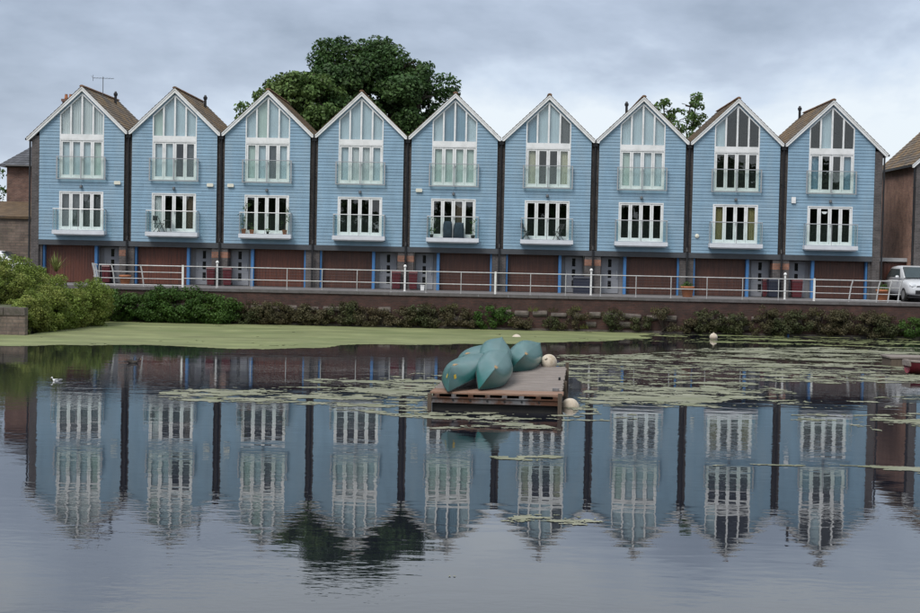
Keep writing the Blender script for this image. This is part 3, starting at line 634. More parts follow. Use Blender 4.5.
lb = thing('brick_cottage', 'old brown brick building with grey slate hipped roof behind the bramble bank', 'house', (-28.0, 12, G))
m = MB(); m.box(0, 9, 0, 7, 0, 6.85); add('wall', (m, K['rbrick']), lb)
hip = MB(); e_, hz = 0.35, 6.85
A = [(-e_, -e_, hz), (9+e_, -e_, hz), (9+e_, 7+e_, hz), (-e_, 7+e_, hz)]; B = [(3.5, 3.5, hz+3.1), (5.5, 3.5, hz+3.1)]
hip.quad(A[0], A[1], B[1], B[0]); hip.quad(A[1], A[2], B[1]); hip.quad(A[2], A[3], B[0], B[1]); hip.quad(A[3], A[0], B[0]); hip.box(-e_, 9+e_, -e_, 7+e_, hz-0.12, hz-0.003)
rf = add('roof', (hip, K['slate']), lb)
def slope_courses(P00, P10, P01, P11, rows, mt, nm):   # overlapping slate courses between eave P00-P10 and top P01-P11
    m = MB(); P00, P10, P01, P11 = map(Vector, (P00, P10, P01, P11)); nrm = (P10-P00).cross(P01-P00).normalized()
    for c in range(rows):
        a, b = c/rows, min(1, (c+1.15)/rows); L0, R0 = P00.lerp(P01, a), P10.lerp(P11, a); L1, R1 = P00.lerp(P01, b), P10.lerp(P11, b)
        n_ = max(2, int((R0-L0).length/0.3))
        for k in range(n_):
            f0, f1 = (k+0.02)/n_, (k+0.98)/n_; up_ = nrm*(0.03+random.uniform(-.004, .004)); lo_ = nrm*0.008
            p = [L0.lerp(R0, f0)+up_, L0.lerp(R0, f1)+up_, L1.lerp(R1, f1)+lo_, L1.lerp(R1, f0)+lo_]
            m.quad(*p); m.quad(p[0]-up_, p[1]-up_, p[1], p[0])
    return m.mesh(nm, mt)
add('slate_courses', slope_courses(A[0], A[1], B[0], B[1], 20, K['slate'], 'slate_courses'), rf, kind='stuff')
add('slate_courses', slope_courses(A[3], A[0], B[0], B[0], 20, K['slate'], 'slate_courses'), rf, kind='stuff')
ch = MB(); ch.box(-0.3, 0.3, -0.3, 0.3, -2.3, 0.45); ch.box(-0.36, 0.36, -0.36, 0.36, 0.45, 0.6); cho = add('chimney', (ch, K['rbrick']), lb, (3.35, 1.5, 10.5))
for dx in (-0.14, 0.14):
    m = MB(); m.lathe([(0.10, 0), (0.12, 0.05), (0.085, 0.28), (0.10, 0.32)], 12); add('chimney_pot', (m, K['terra']), cho, (dx, 0, 0.6))
m = MB(); m.box(-0.14, 9.1, -0.09, 0.05, 6.72, 6.85-0.125); m.tube((0.05, -0.1, 6.8), (9, -0.1, 6.8), 0.06, 8); add('gutter', (m, K['black']), lb, (0, -0.3, 0))
lt = thing('lean_to_shed', 'old stone walled lean-to with ochre lichened roof below the brown brick building', 'shed', (-28.5, 7.6, G))
m = MB(); m.box(0, 6.5, 0, 4.3, 0, 3.60); add('wall', (m, K['stonewall']), lt)
m = MB(); m.quad((-0.1,-0.15,3.60),(6.6,-0.15,3.60),(6.6,4.35,4.6),(-0.1,4.35,4.6)); m.box(-0.1, 6.6, -0.15, 4.35, 3.5, 3.598); rfl = add('roof', (m, K['ochre']), lt)
add('tile_courses', slope_courses((-0.1,-0.18,3.60),(6.6,-0.18,3.60),(-0.1,4.35,4.6),(6.6,4.35,4.6), 14, K['ochre'], 'tile_courses'), rfl, kind='stuff')

# low block wall at the left bank
bw = thing('bank_wall', 'short weathered block wall with coping beside the bramble bank', 'wall', (-17.3, -18.0, 0))
m = MB(); m.box(-30, 0, 0, 0.4, -0.8, 0.82); add('wall', (m, K['stonewall']), bw)
ccm = MB(); ccm.box(0.01, 0.89, -0.05, 0.45, 0.823, 1.14); cc = ccm.mesh('coping_stone', K['stone'])
for k in range(10): add('coping_stone', cc, bw, (-0.9*(k+1), random.uniform(-.01,.01), random.uniform(-.008,.008)))

# ------------------------------------------------------------------ foliage
def leaf_quads(C, size, flat=0.0, out=None):
    n = len(C); size = np.broadcast_to(size, (n,))*RNG.uniform(.65, 1.35, n)
    a = RNG.normal(size=(n, 3)); nrm = RNG.normal(size=(n, 3))
    if out is not None: nrm = nrm*0.75 + out*1.0
    nrm[:, 2] += flat; nrm /= np.linalg.norm(nrm, axis=1)[:, None]
    a -= nrm*(a*nrm).sum(1)[:, None]; a /= np.linalg.norm(a, axis=1)[:, None]; b = np.cross(nrm, a)
    a = a*size[:, None]*0.5; b = b*size[:, None]*0.30
    fold = nrm*size[:, None]*0.07
    V = np.stack([C-a, C+b*1.0-a*0.1+fold, C+a, C-b*1.0-a*0.1+fold], 1).reshape(-1, 3)
    F = np.arange(n*4).reshape(-1, 4); return V, F
def ell_points(n, c, r, shell=0.55):
    d = RNG.normal(size=(n, 3)); d /= np.linalg.norm(d, axis=1)[:, None]
    t = RNG.uniform(shell**3, 1, n)**(1/3)
    return np.asarray(c)+d*t[:, None]*np.asarray(r), d
def crown(lobes, clumps_per, leaves_per, leaf, cr=(0.5, 1.0), shell=0.75, zmin=None, keep=None):
    P, O = [], []
    for (c, r) in lobes:
        k = max(3, int(clumps_per*r[0]*r[2])); cc_, dd = ell_points(k, c, r, shell)
        for q, d_ in zip(cc_, dd):
            s_ = RNG.uniform(*cr); p, o = ell_points(int(leaves_per*s_*s_), q, (s_, s_, s_*0.75), 0.45); P.append(p); O.append(o*0.6+d_*0.4)
    P = np.concatenate(P); O = np.concatenate(O)
    if zmin is not None: k = P[:, 2] > zmin; P, O = P[k], O[k]
    if keep is not None: k = keep(P); P, O = P[k], O[k]
    return leaf_quads(P, leaf, 0.35, O)
def limb(m, p0, p1, r0, r1, n=4, wob=0.15, sides=7):
    p0 = Vector(p0); p1 = Vector(p1); pts = [p0.lerp(p1, i/n)+(Vector((random.uniform(-1,1), random.uniform(-1,1), 0))*wob if 0 < i < n else Vector()) for i in range(n+1)]
    for i in range(n): m.tube(pts[i], pts[i+1], r0+(r1-r0)*i/n, sides, r0+(r1-r0)*(i+1)/n, caps=False)
def tree(label, base, lobes, mt, clumps, lpc, leaf, cr, trunk_r=0.35, shell=0.7, inner=True):
    t = thing('broadleaf_tree', label, 'tree', base, 0)
    bx, by, bz = base
    L_ = [((c[0]-bx, c[1]-by, c[2]-bz), r) for c, r in lobes]
    m = MB(); top = max(c[2] for c, r in L_); fork = top*0.35
    limb(m, (0,0,-0.1), (0.1,0,fork), trunk_r*1.25, trunk_r, 4, 0.06, 10)
    for c, r in L_:
        limb(m, (0.1,0,fork-0.2), c, trunk_r*0.62, trunk_r*0.25, 5, 0.2)
        for k in range(5):
            d = Vector((random.gauss(0,1), random.gauss(0,1), random.uniform(.1, 1.2))).normalized()
            limb(m, c, (c[0]+d.x*r[0]*.85, c[1]+d.y*r[1]*.85, c[2]+d.z*r[2]*.85), trunk_r*0.24, 0.02, 3, 0.15, 5)
    add('trunk', (m, K['bark']), t)
    V, F = crown(L_, clumps, lpc, leaf, cr, shell); add('crown', big_mesh('crown', V, F, mt), t)
    return t
def E_(px, py, Y, rx, ry, rz): return (tuple(atY(px, py, Y)), (rx, ry, rz))
tree('large dark green broadleaf tree rising behind the terrace roofs', tuple(atY(372, 160, 16.5)[:2])+(G,), [E_(372,112,16.5,4.5,3.6,3.9), E_(342,72,16.5,2.2,2.2,2.0), E_(388,80,16.5,2.6,2.4,2.0), E_(422,98,16,1.8,2.2,2.3), E_(362,58,17,1.8,2,1.1), E_(330,100,16,2.0,2.0,2.4), E_(402,68,16.5,1.3,1.6,1.0)], K['l_dark'], 4.6, 400, 0.25, (0.4, 1.15), 0.45, 0.62)
tree('lighter green broadleaf tree left of the large dark tree behind the roofs', tuple(atY(296, 160, 13.2)[:2])+(G,), [E_(306,108,13.2,2.5,2.2,2.2), E_(276,108,13.2,1.7,2.0,1.4), E_(306,86,13.2,1.3,1.6,1.1), E_(256,117,13.2,1.0,1.3,.9), E_(288,94,13.2,1.5,1.6,1.1), E_(325,112,13.2,1.5,1.6,1.6)], K['l_mid'], 9.0, 420, 0.24, (0.4, 0.75), 0.30)
tree('small sparse green tree showing between two roofs of the terrace', tuple(atY(682, 160, 20)[:2])+(G,), [E_(668,112,20,0.8,0.8,0.5), E_(690,107,20,0.75,0.8,0.5), E_(678,122,20,1.4,1.0,0.7), E_(692,126,20,0.9,0.9,0.8), E_(663,103,20,0.4,.5,0.3), E_(696,101,20,0.35,.5,0.3)], K['l_mid'], 10.0, 420, 0.22, (0.25, 0.45), 0.14)
tree('dark bushy tree just left of the brown brick building', tuple(atY(-14, 200, 16)[:2])+(G,), [E_(-16,190,16,1.3,1.3,1.8), E_(-12,215,16,1.2,1.2,1.6)], K['l_ivy'], 6.0, 120, 0.25, (0.4, 0.7), 0.18)

# row of trees on the bank behind the viewer; the windows and the water mirror them
proto = tree('broad dark tree in the row on the bank opposite the terrace', (-46.0, -106.0, 2.3), [((-46,-106,7.2),(3.6,3.2,3.4)), ((-48,-106,5.4),(2.6,2.6,2.2)), ((-44,-106,5.6),(2.8,2.6,2.4)), ((-46,-106,3.9),(3.8,2.6,1.6))], K['l_dark'], 4.0, 130, 0.5, (0.6, 1.2), 0.32)
proto['group'] = 'trees on the opposite bank'
for k in range(1, 19):
    t_ = copy_tree(proto); t_.location = (-46+k*6.1+random.uniform(-.8, .8), -106+random.uniform(-3, 3), 2.25); t_.rotation_euler = (0, 0, random.uniform(0, 6.28)); f_ = random.uniform(.88, 1.12)*(1.65 if k >= 12 else 1.0); t_.scale = (f_, f_, f_)
def shrub(name, label, cat, base, lobes, mt, clumps, lpc, leaf, cr, group=None, stems=5, keep=None, shell=0.55):
    t = thing(name, label, cat, base, 0, group); bx, by, bz = base
    L_ = [((c[0]-bx, c[1]-by, c[2]-bz), r) for c, r in lobes]
    m = MB()
    for c, r in L_:
        for k in range(stems):
            d = Vector((random.gauss(0,1), random.gauss(0,1)-0.3, random.uniform(.2, 1.2))).normalized()
            limb(m, (random.uniform(-.1,.1), random.uniform(-.05,.05), 0), (c[0]+d.x*r[0]*.9, c[1]+d.y*r[1]*.9, c[2]+d.z*r[2]*.9), 0.022, 0.006, 3, 0.06, 5)
    add('stem', (m, K['bark']), t)
    V, F = crown(L_, clumps, lpc, leaf, cr, shell, keep=keep); add('foliage', big_mesh('foliage', V, F, mt), t)
    return t
above = lambda z: (lambda P: P[:, 2] > z)
hb = (-18.2, -12.6, 1.0)
shrub('bramble_bank', 'large yellow-green bramble thicket spilling over the bank at the water edge', 'bush', hb,
      [((-20.0,-12.8,1.55),(1.9,3.6,1.75)), ((-18.75,-12.6,1.15),(1.5,4.2,1.6)), ((-17.6,-12.4,0.75),(1.0,4.4,1.25)), ((-17.75,-15.8,0.7),(0.6,1.7,1.1)), ((-17.0,-10.6,0.75),(0.95,3.2,1.25)), ((-17.3,-13.8,0.7),(0.75,2.2,1.25)), ((-16.75,-9.0,1.0),(0.75,2.0,1.2)), ((-21.8,-12.5,1.6),(1.6,3.6,1.85))],
      K['l_hedge'], 80, 2100, 0.085, (0.16, 0.38), keep=above(-0.98), stems=4, shell=0.5)
shrub('ivy_bush', 'dense dark green ivy bush covering the quay wall next to the bramble bank', 'bush', (-13.2, QY-0.1, 0.1),
      [((-16.9,QY-0.45,0.7),(1.2,0.7,0.8)), ((-15.2,QY-0.45,0.75),(1.3,0.7,0.85)), ((-13.6,QY-0.5,0.95),(1.8,0.75,1.0)), ((-11.5,QY-0.42,0.6),(1.2,0.6,0.78)), ((-12.4,QY-0.55,0.45),(2.0,0.75,0.5))], K['l_ivy'], 50, 1500, 0.10, (0.2, 0.36), keep=above(-0.08), stems=4, shell=0.45)
# shrubs along the quay wall, placed by where they stand along the wall in the photograph
SH = [(250,316,.9,.5,'l_olive'), (264,312,1.25,.55,'l_dry'), (283,316,1.0,.5,'l_dry'), (302,314,.9,.5,'l_dry'), (322,317,.95,.45,'l_dry'), (343,312,1.1,.55,'l_olive'), (366,316,.95,.48,'l_dry'), (384,318,.8,.4,'l_dry'), (404,315,.95,.5,'l_dry'), (428,315,1.25,.55,'l_olive'), (452,315,1.0,.55,'l_dry'),
      (474,321,.8,.36,'l_dry'), (495,315,1.05,.55,'l_green'), (521,323,.7,.28,'l_dry'), (552,325,.6,.24,'l_olive'), (578,314,.6,.28,'l_dry'), (612,319,.65,.45,'l_olive'), (640,323,.7,.36,'l_olive'), (664,314,.6,.3,'l_dry'), (690,325,.5,.3,'l_dry'), (708,320,1.1,.55,'l_olive'), (735,322,.95,.48,'l_olive'), (768,316,.85,.58,'l_dry'), (780,325,.7,.34,'l_olive'), (800,321,1.1,.56,'l_olive'), (820,320,.9,.6,'l_dry'), (842,322,1.1,.6,'l_dry'), (866,323,1.1,.58,'l_dry'), (888,326,.95,.56,'l_olive'), (912,328,1.0,.55,'l_green')]
for px, py, rx, rz, mt in SH:
    p = atY(px, py, QY-0.35); lab = {'l_dry': 'dry brown shrub growing out of the quay wall above the water', 'l_olive': 'olive green shrub growing out of the quay wall above the water', 'l_green': 'fresh green bush growing out of the quay wall'}[mt]
    cz = min(p[2], 1.0)
    shrub('wall_shrub', lab, 'shrub', (p[0], QY-0.15, 0.1), [((p[0], QY-0.32, cz), (rx*.9, 0.38, rz)), ((p[0]+random.uniform(-.5,.5), QY-0.35, 0.35), (rx*.7, 0.35, 0.32)), ((p[0]+random.uniform(-.4,.4), QY-0.25, cz+rz*.4), (rx*.4, 0.25, rz*.5))], K[mt], 46, 2400, 0.075, (0.13, 0.26), group='shrubs along the quay wall', keep=above(-0.09), stems=5, shell=0.4)
# sparse low tufts between them
for k in range(34):
    px = 250+k*20+random.uniform(-8, 8); p = atY(px, 305+ (px-460)*0.02, QY-0.15)
    n_ = 26; base = np.array([p[0], QY-0.08, random.choice((0.95, 1.05, 0.15, 0.2))]); V, F = [], []
    for q in range(n_):
        b0 = base+np.array([random.uniform(-.25,.25), random.uniform(-.06,.0), 0]); d = np.array([random.gauss(0,.35), -abs(random.gauss(0,.2)), 1]); d /= np.linalg.norm(d); ln = random.uniform(.15, .38); sx = np.array([.012, .004, 0])
        i = len(V); V += [b0-sx, b0+sx, b0+d*ln*.6+sx*.7, b0+d*ln*.6-sx*.7]; F.append((i, i+1, i+2, i+3)); i = len(V); tip = b0+d*ln+np.array([0,-.04,-.04]); V += [V[-2], V[-1], tip, tip+sx*.1]; F.append((i+1, i, i+3, i+2))
    o = add('grass_tuft', big_mesh('grass_tuft', np.array(V)-base, np.array(F), K['blade' if k % 3 else 'l_dry']), None, tuple(base)); tag(o, 'small tuft of dry grass rooted in a joint of the quay wall', 'grass tuft', 'grass tufts on the quay wall')
# spiky plant on top of the bramble bank
def spiky(label, base, n_, ln, mt, spread=.55):
    V, F = [], []
    for q in range(n_):
        a = random.uniform(0, 2*math.pi); el = random.uniform(.5, 1.35); d = np.array([math.cos(a)*math.cos(el), math.sin(a)*math.cos(el), math.sin(el)]); L0 = ln*random.uniform(.6, 1); sd_ = np.cross(d, [0,0,1.0]); sd_ /= np.linalg.norm(sd_); prev = None
        for k in range(6):
            t = k/5; p = d*L0*t+np.array([0,0,-.25*L0*t*t*math.cos(el)]); wd_ = 0.028*math.sin(math.pi*(0.15+0.85*t)); a_, b_ = p-sd_*wd_, p+sd_*wd_
            if prev is not None: i = len(V); V += [prev[0], prev[1], b_, a_]; F.append((i, i+1, i+2, i+3))
            prev = (a_, b_)
    o = add('spiky_plant', big_mesh('spiky_plant', np.array(V), np.array(F), mt), None, base); tag(o, label, 'plant'); return o
spiky('spiky long-leaved yellow green plant on top of the bramble bank', tuple(atY(56, 272, -9.5)), 46, 1.25, K['blade'])

# ------------------------------------------------------------------ railing on the quay
RY = QY+0.22
rl = thing('quay_railing', 'long galvanised tubular railing along the quay edge in front of the terrace', 'railing', (0, RY, G))
def rx_(px): return atY(px, 285, RY)[0]
x0, x1, x2, x3 = rx_(99), rx_(182.7), rx_(814.3), rx_(901)
m = MB(); m.tube((x1,0,1.08), (x2,0,1.08), 0.024, 8); add('top_rail', (m, K['rail']), rl)
m = MB(); m.tube((x1,0,0.47), (x2,0,0.47), 0.023, 8); add('middle_rail', (m, K['rail']), rl)
for z in (0.62, 0.78, 0.93, 0.32, 0.17):
    m = MB(); m.tube((x1,0,z), (x2,0,z), 0.003, 5); add('wire', (m, K['lead']), rl)
pm = MB(); pm.path([(0,0,0), (0,-0.03,0.4), (0,-0.02,0.8), (0,0,1.07)], 0.021, 8); pm.box(-0.06, 0.06, -0.06, 0.06, 0, 0.012); post_me = pm.mesh('post', K['rail'])
for px in (216.6, 251.8, 287, 322, 357, 391, 426, 461, 530.5, 565.7, 600.6, 636, 671, 707, 742.6, 778.6): add('post', post_me, rl, (rx_(px), 0, 0))
tm = MB(); tm.box(-0.048, 0.048, -0.04, 0.04, 0, 1.14); tpost_me = tm.mesh('end_post', K['railw'])
for px in (182.7, 495.3, 814.3): add('end_post', tpost_me, rl, (rx_(px), 0, 0))
for xa, xb in ((x0, x1), (x2, x3)):
    for z, r_ in ((1.08, .027), (0.75, .02), (0.42, .02), (0.10, .022)):
        m = MB(); m.tube((xa,-0.02,z), (xb,-0.02,z), r_, 8); add('rail', (m, K['rail']), rl)
lm = MB(); lm.path([(-0.04,0,0), (0.0,-0.02,0.4), (0.06,-0.03,0.8), (0.14,-0.05,1.12)], 0.036, 8); lean_me = lm.mesh('leaning_post', K['rail'])
for px in (850, 877.5, 889, 899): add('leaning_post', lean_me, rl, (rx_(px), 0, 0))
lm = MB(); lm.path([(0.04,0,0), (0.0,-0.02,0.4), (-0.06,-0.03,0.8), (-0.14,-0.05,1.12)], 0.036, 8); lean2_me = lm.mesh('leaning_post', K['rail'])
for px, yy in ((114, 0), (143, 0)): add('leaning_post', lean2_me, rl, (rx_(px), yy, 0))
add('post', post_me, rl, (x0, 0, 0))
for k, yy in enumerate((0.9, 1.9, 3.0)): add('leaning_post', lean2_me, rl, (x0-0.30-0.36*k, yy, 0))
for z, r_ in ((1.08, .027), (0.75, .02), (0.42, .02)):
    m = MB(); m.tube((x0-0.02-.08*(z>1),0,z), (x0-1.15,3.2,z), r_, 8); add('rail', (m, K['rail']), rl)

# bollards with round caps in front of the door pairs
bm = MB(); bm.tube((0,0,0), (0,0,1.22), 0.05, 12); bm.lathe([(0.075, 0), (0.075, 0.02)], 12); bol_me = bm.mesh('post', K['railw'])
cm = MB(); cm.lathe([(0.03, 1.22), (0.075, 1.25), (0.085, 1.30), (0.06, 1.35), (0.02, 1.38)], 12); cap_me = cm.mesh('cap', K['railw'])
for px, lab in ((217, 'between the chair balcony house and the plant balcony house'), (404.8, 'in front of the covered chairs house doorway'), (591, 'in front of the black storage box'), (785, 'between the navy bin and the red bin')):
    b = thing('lamp_bollard', 'white round capped post '+lab, 'bollard', (atY(px, 285, -2.6)[0], -2.6, G), 0, 'round capped posts on the promenade'); add('post', bol_me, b); add('cap', cap_me, b)

# ------------------------------------------------------------------ bins, pots, small things by the doors
def bin_(label, px, Y, mt, wd=0.50, ht=1.02, grp='wheeled bins by the front doors', sq=1.0):
    b = thing('wheeled_bin', label, 'bin', (atY(px, 285, Y)[0], Y, G), random.uniform(-.08,.08), grp)
    m = MB(); m.loft([[(-wd*.42,-.26,.06),(wd*.42,-.26,.06),(wd*.42,.22,.06),(-wd*.42,.22,.06)], [(-wd*.5,-.32,ht-.12),(wd*.5,-.32,ht-.12),(wd*.5,.32,ht-.12),(-wd*.5,.32,ht-.12)]])
    for s in (-1, 1): m.box(s*wd*.25-.02, s*wd*.25+.02, -.335, -.31, .35, ht-.14)
    add('body', (m, mt), b)
    m = MB(); m.loft([[(-wd*.53,-.36,ht-.118),(wd*.53,-.36,ht-.118),(wd*.53,.34,ht-.118),(-wd*.53,.34,ht-.118)], [(-wd*.5,-.33,ht-.06),(wd*.5,-.33,ht-.06),(wd*.5,.32,ht-.03),(-wd*.5,.32,ht-.03)], [(-wd*.4,-.22,ht),(wd*.4,-.22,ht),(wd*.4,.26,ht+.02),(-wd*.4,.26,ht+.02)]]); add('lid', (m, mt), b)
    for s in (-1, 1):
        m = MB(); m.tube((s*wd*.44,.2,.1), (s*wd*.5,.2,.1), .1, 12); add('wheel', (m, K['tyre']), b)
    return b
bin_('dark red wheeled bin beside the doorway next to the bramble bank', 107, 0.35, K['redbin'], .42)
bin_('dark red wheeled bin left of the downpipe near the plant balcony house', 211, 0.1, K['redbin'], .44)
bin_('dark red wheeled bin right of the downpipe near the plant balcony house', 227.5, 0.1, K['redbin'], .46)
bin_('dark red wheeled bin left of the downpipe beside the covered chairs house', 396, 0.1, K['redbin'], .48)
bin_('dark red wheeled bin right of the downpipe beside the covered chairs house', 413, 0.1, K['redbin'], .46)
bin_('dark red wheeled bin next to the navy bin by the grey door', 766, 0.55, K['redbin'], .40)
bin_('navy wheeled bin beside the grey door near the end house', 773, 0.0, K['navy'], .58)
bin_('dark red wheeled bin alone in the doorway of the end house', 796.5, 0.15, K['redbin'], .56)
bx_ = thing('storage_box', 'wide black plastic storage box in front of a grey door', 'box', (atY(581.5, 285, 0.2)[0], 0.2, G))
m = MB(); m.box(-.44, .44, -.3, .3, 0, .82); add('body', (m, K['navy']), bx_); m = MB(); m.loft([[(-.47,-.34,.823),(.47,-.34,.823),(.47,.32,.823),(-.47,.32,.823)], [(-.44,-.3,.90),(.44,-.3,.90),(.44,.3,.95),(-.44,.3,.95)]]); add('lid', (m, K['navy']), bx_)
wb = MB(); wb.prism([(-.09,0),(.09,0),(.105,.26),(-.105,.26)], -.1, .1); wb.box(-.115, .115, -.11, .11, .262, .285); o = add('white_tub', (wb, K['white']), None, (atY(422.4, 288, -0.4)[0], -0.4, G)); tag(o, 'small white tub standing by the grey door of the covered chairs house', 'tub')
def pot(label, px, Y, r, h, plant, sc=1.0, grp='terracotta pots on the promenade'):
    t = thing('plant_pot', label, 'plant pot', (atY(px, 290, Y)[0], Y, G), 0, grp)
    m = MB(); m.lathe([(r*.68, 0), (r*.72, .02), (r*.93, h*.8), (r*1.02, h*.81), (r*1.02, h), (r*.9, h), (r*.86, h*.88)], 20); add('pot', (m, K['terra'], True), t)
    if plant:
        n_ = 120; d = RNG.normal(size=(n_, 3)); d[:, 2] = np.abs(d[:, 2]); C = d/np.linalg.norm(d, axis=1)[:, None]*RNG.uniform(.3, 1, n_)[:, None]*np.array([r*1.0, r*1.0, plant])+np.array([0, 0, h*.92]); V, F = leaf_quads(C, 0.13, .3); add('foliage', big_mesh('foliage', V, F, K['l_green']), t)
        m = MB()
        for k in range(5): m.tube((0,0,h*.8), (random.uniform(-r,r)*.6, random.uniform(-r,r)*.6, h+plant*.6), .01, 5)
        add('stem', (m, K['bark']), t)
    return t
pot('round terracotta pot with a low green plant between two garage doors', 687.5, -2.2, .35, .56, .28)
pot('terracotta pot in front of the brick pier near the bramble bank', 125, -1.2, .31, .50, 0)
pot('large terracotta pot with a green plant beside the silver car', 882.5, -2.6, .33, .62, .42)

# ------------------------------------------------------------------ on the balconies
def bal(i, dx, dy=-0.33): return (HX[i]+dx, dy, G+BZ1)
def chair(label, loc, rz, mt, grp=None):
    c = thing('folding_chair', label, 'chair', loc, rz, grp)
    m = MB(); m.box(-.2, .2, -.2, .2, .43, .46); add('seat', (m, mt), c)
    m = MB(); m.box(-.2, .2, .22, .245, .60, .86); add('backrest', (m, mt), c)
    for s in (-1, 1):
        m = MB(); m.tube((s*.21,-.2,0), (s*.21,.235,.88), .016, 6); add('leg', (m, mt), c)
        m = MB(); m.tube((s*.19,.22,0), (s*.19,-.2,.45), .016, 6); add('leg', (m, mt), c)
    return c
chair('dark folding chair standing on the balcony nearest the aerial house', bal(1, -0.72), R(70), K['black'])
chair('dark slim folding chair at one end of an otherwise empty balcony', bal(5, -1.12), R(80), K['black'])
chair('dark slim folding chair near the open end of an otherwise empty balcony', bal(5, 0.62), R(-60), K['black'])
tt_ = thing('bistro_table', 'small dark round table beside the folding chair on the balcony', 'table', bal(1, -0.25))
m = MB(); m.lathe([(.24, .60), (.25, .62), (.24, .635)], 18); add('table_top', (m, K['black']), tt_)
for a in range(3):
    m = MB(); m.tube((0,0,.6), (.2*math.cos(a*2.1), .2*math.sin(a*2.1), 0), .013, 6); add('leg', (m, K['black']), tt_)
def covered(label, loc, w_, h_):
    m = MB(); rings = []
    for z, k in ((0, 1.0), (h_*.3, .97), (h_*.6, .98), (h_*.85, .93), (h_, .80)):
        rings.append([(w_/2*k*math.copysign(abs(math.cos(t))**.5, math.cos(t))*(1+.05*math.sin(5*t+z*7)), .22*k*math.copysign(abs(math.sin(t))**.5, math.sin(t))*(1+.06*math.sin(7*t+z*5)), z+(.03*math.sin(3*t) if z else 0)) for t in [2*math.pi*q/24 for q in range(24)]])
    m.loft(rings); o = add('covered_chair', (m, K['cover'], True), None, loc); tag(o, label, 'chair', 'covered chairs on one balcony')
covered('stacked chair under a dark blue fabric cover on balcony, taller of the pair', bal(4, -0.27), .50, .86)
covered('stacked chair under a dark blue fabric cover on balcony, wider of the pair', bal(4, 0.33), .56, .80)
def potted(label, loc, r, h, fol, cat='potted plant', mt='l_ivy', thin=.24):
    t = thing('potted_plant', label, cat, loc, 0, 'potted plants on the balconies')
    m = MB(); m.lathe([(r*.7,0),(r,h*.9),(r*1.08,h*.92),(r*1.08,h),(r*.9,h)], 14); add('pot', (m, K['terra' if h > .2 else 'black'], True), t)
    V, F = crown(fol, 60, 420, .09, (.10, .18), .2); add('foliage', big_mesh('foliage', V, F, K[mt]), t)
    m = MB()
    for c, rr in fol: limb(m, (0,0,h*.8), c, .012, .006, 3, .02, 5)
    add('stem', (m, K['bark']), t)
potted('tall leafy climber in a pot at one end of the plant balcony', bal(2, -1.17, -.3), .13, .26, [((0,0,.55),(.17,.14,.25)), ((-.05,0,.95),(.2,.16,.3)), ((.1,0,1.35),(.17,.14,.3)), ((0.15,0,1.6),(.1,.1,.15))])
potted('bushy green plant in a terracotta pot beside the tall climber', bal(2, -0.74, -.3), .13, .22, [((0,0,.5),(.22,.16,.24)), ((.08,0,.3),(.15,.12,.12))], mt='l_green')
potted('tall loose plant in a pot at the right hand end of plant balcony', bal(2, 1.02, -.3), .13, .24, [((0,0,.5),(.24,.16,.26)), ((.1,0,.9),(.16,.14,.25)), ((.12,0,1.25),(.12,.1,.15))])
potted('tiny potted plant in the middle of the plant balcony', bal(2, 0.12, -.35), .08, .14, [((0,0,.24),(.14,.1,.1))], mt='l_mid')
potted('small potted plant at the covered chairs balcony end nearer plant balcony', bal(4, -1.12, -.33), .11, .18, [((0.03,0,.55),(.12,.1,.3)), ((.05,0,.95),(.16,.1,.12))], mt='l_green')
potted('leafy potted plant at the covered chairs balcony end further from plant balcony', bal(4, 1.08, -.33), .12, .18, [((0,0,.5),(.13,.1,.28)), ((.03,0,.85),(.17,.12,.2))], mt='l_green')

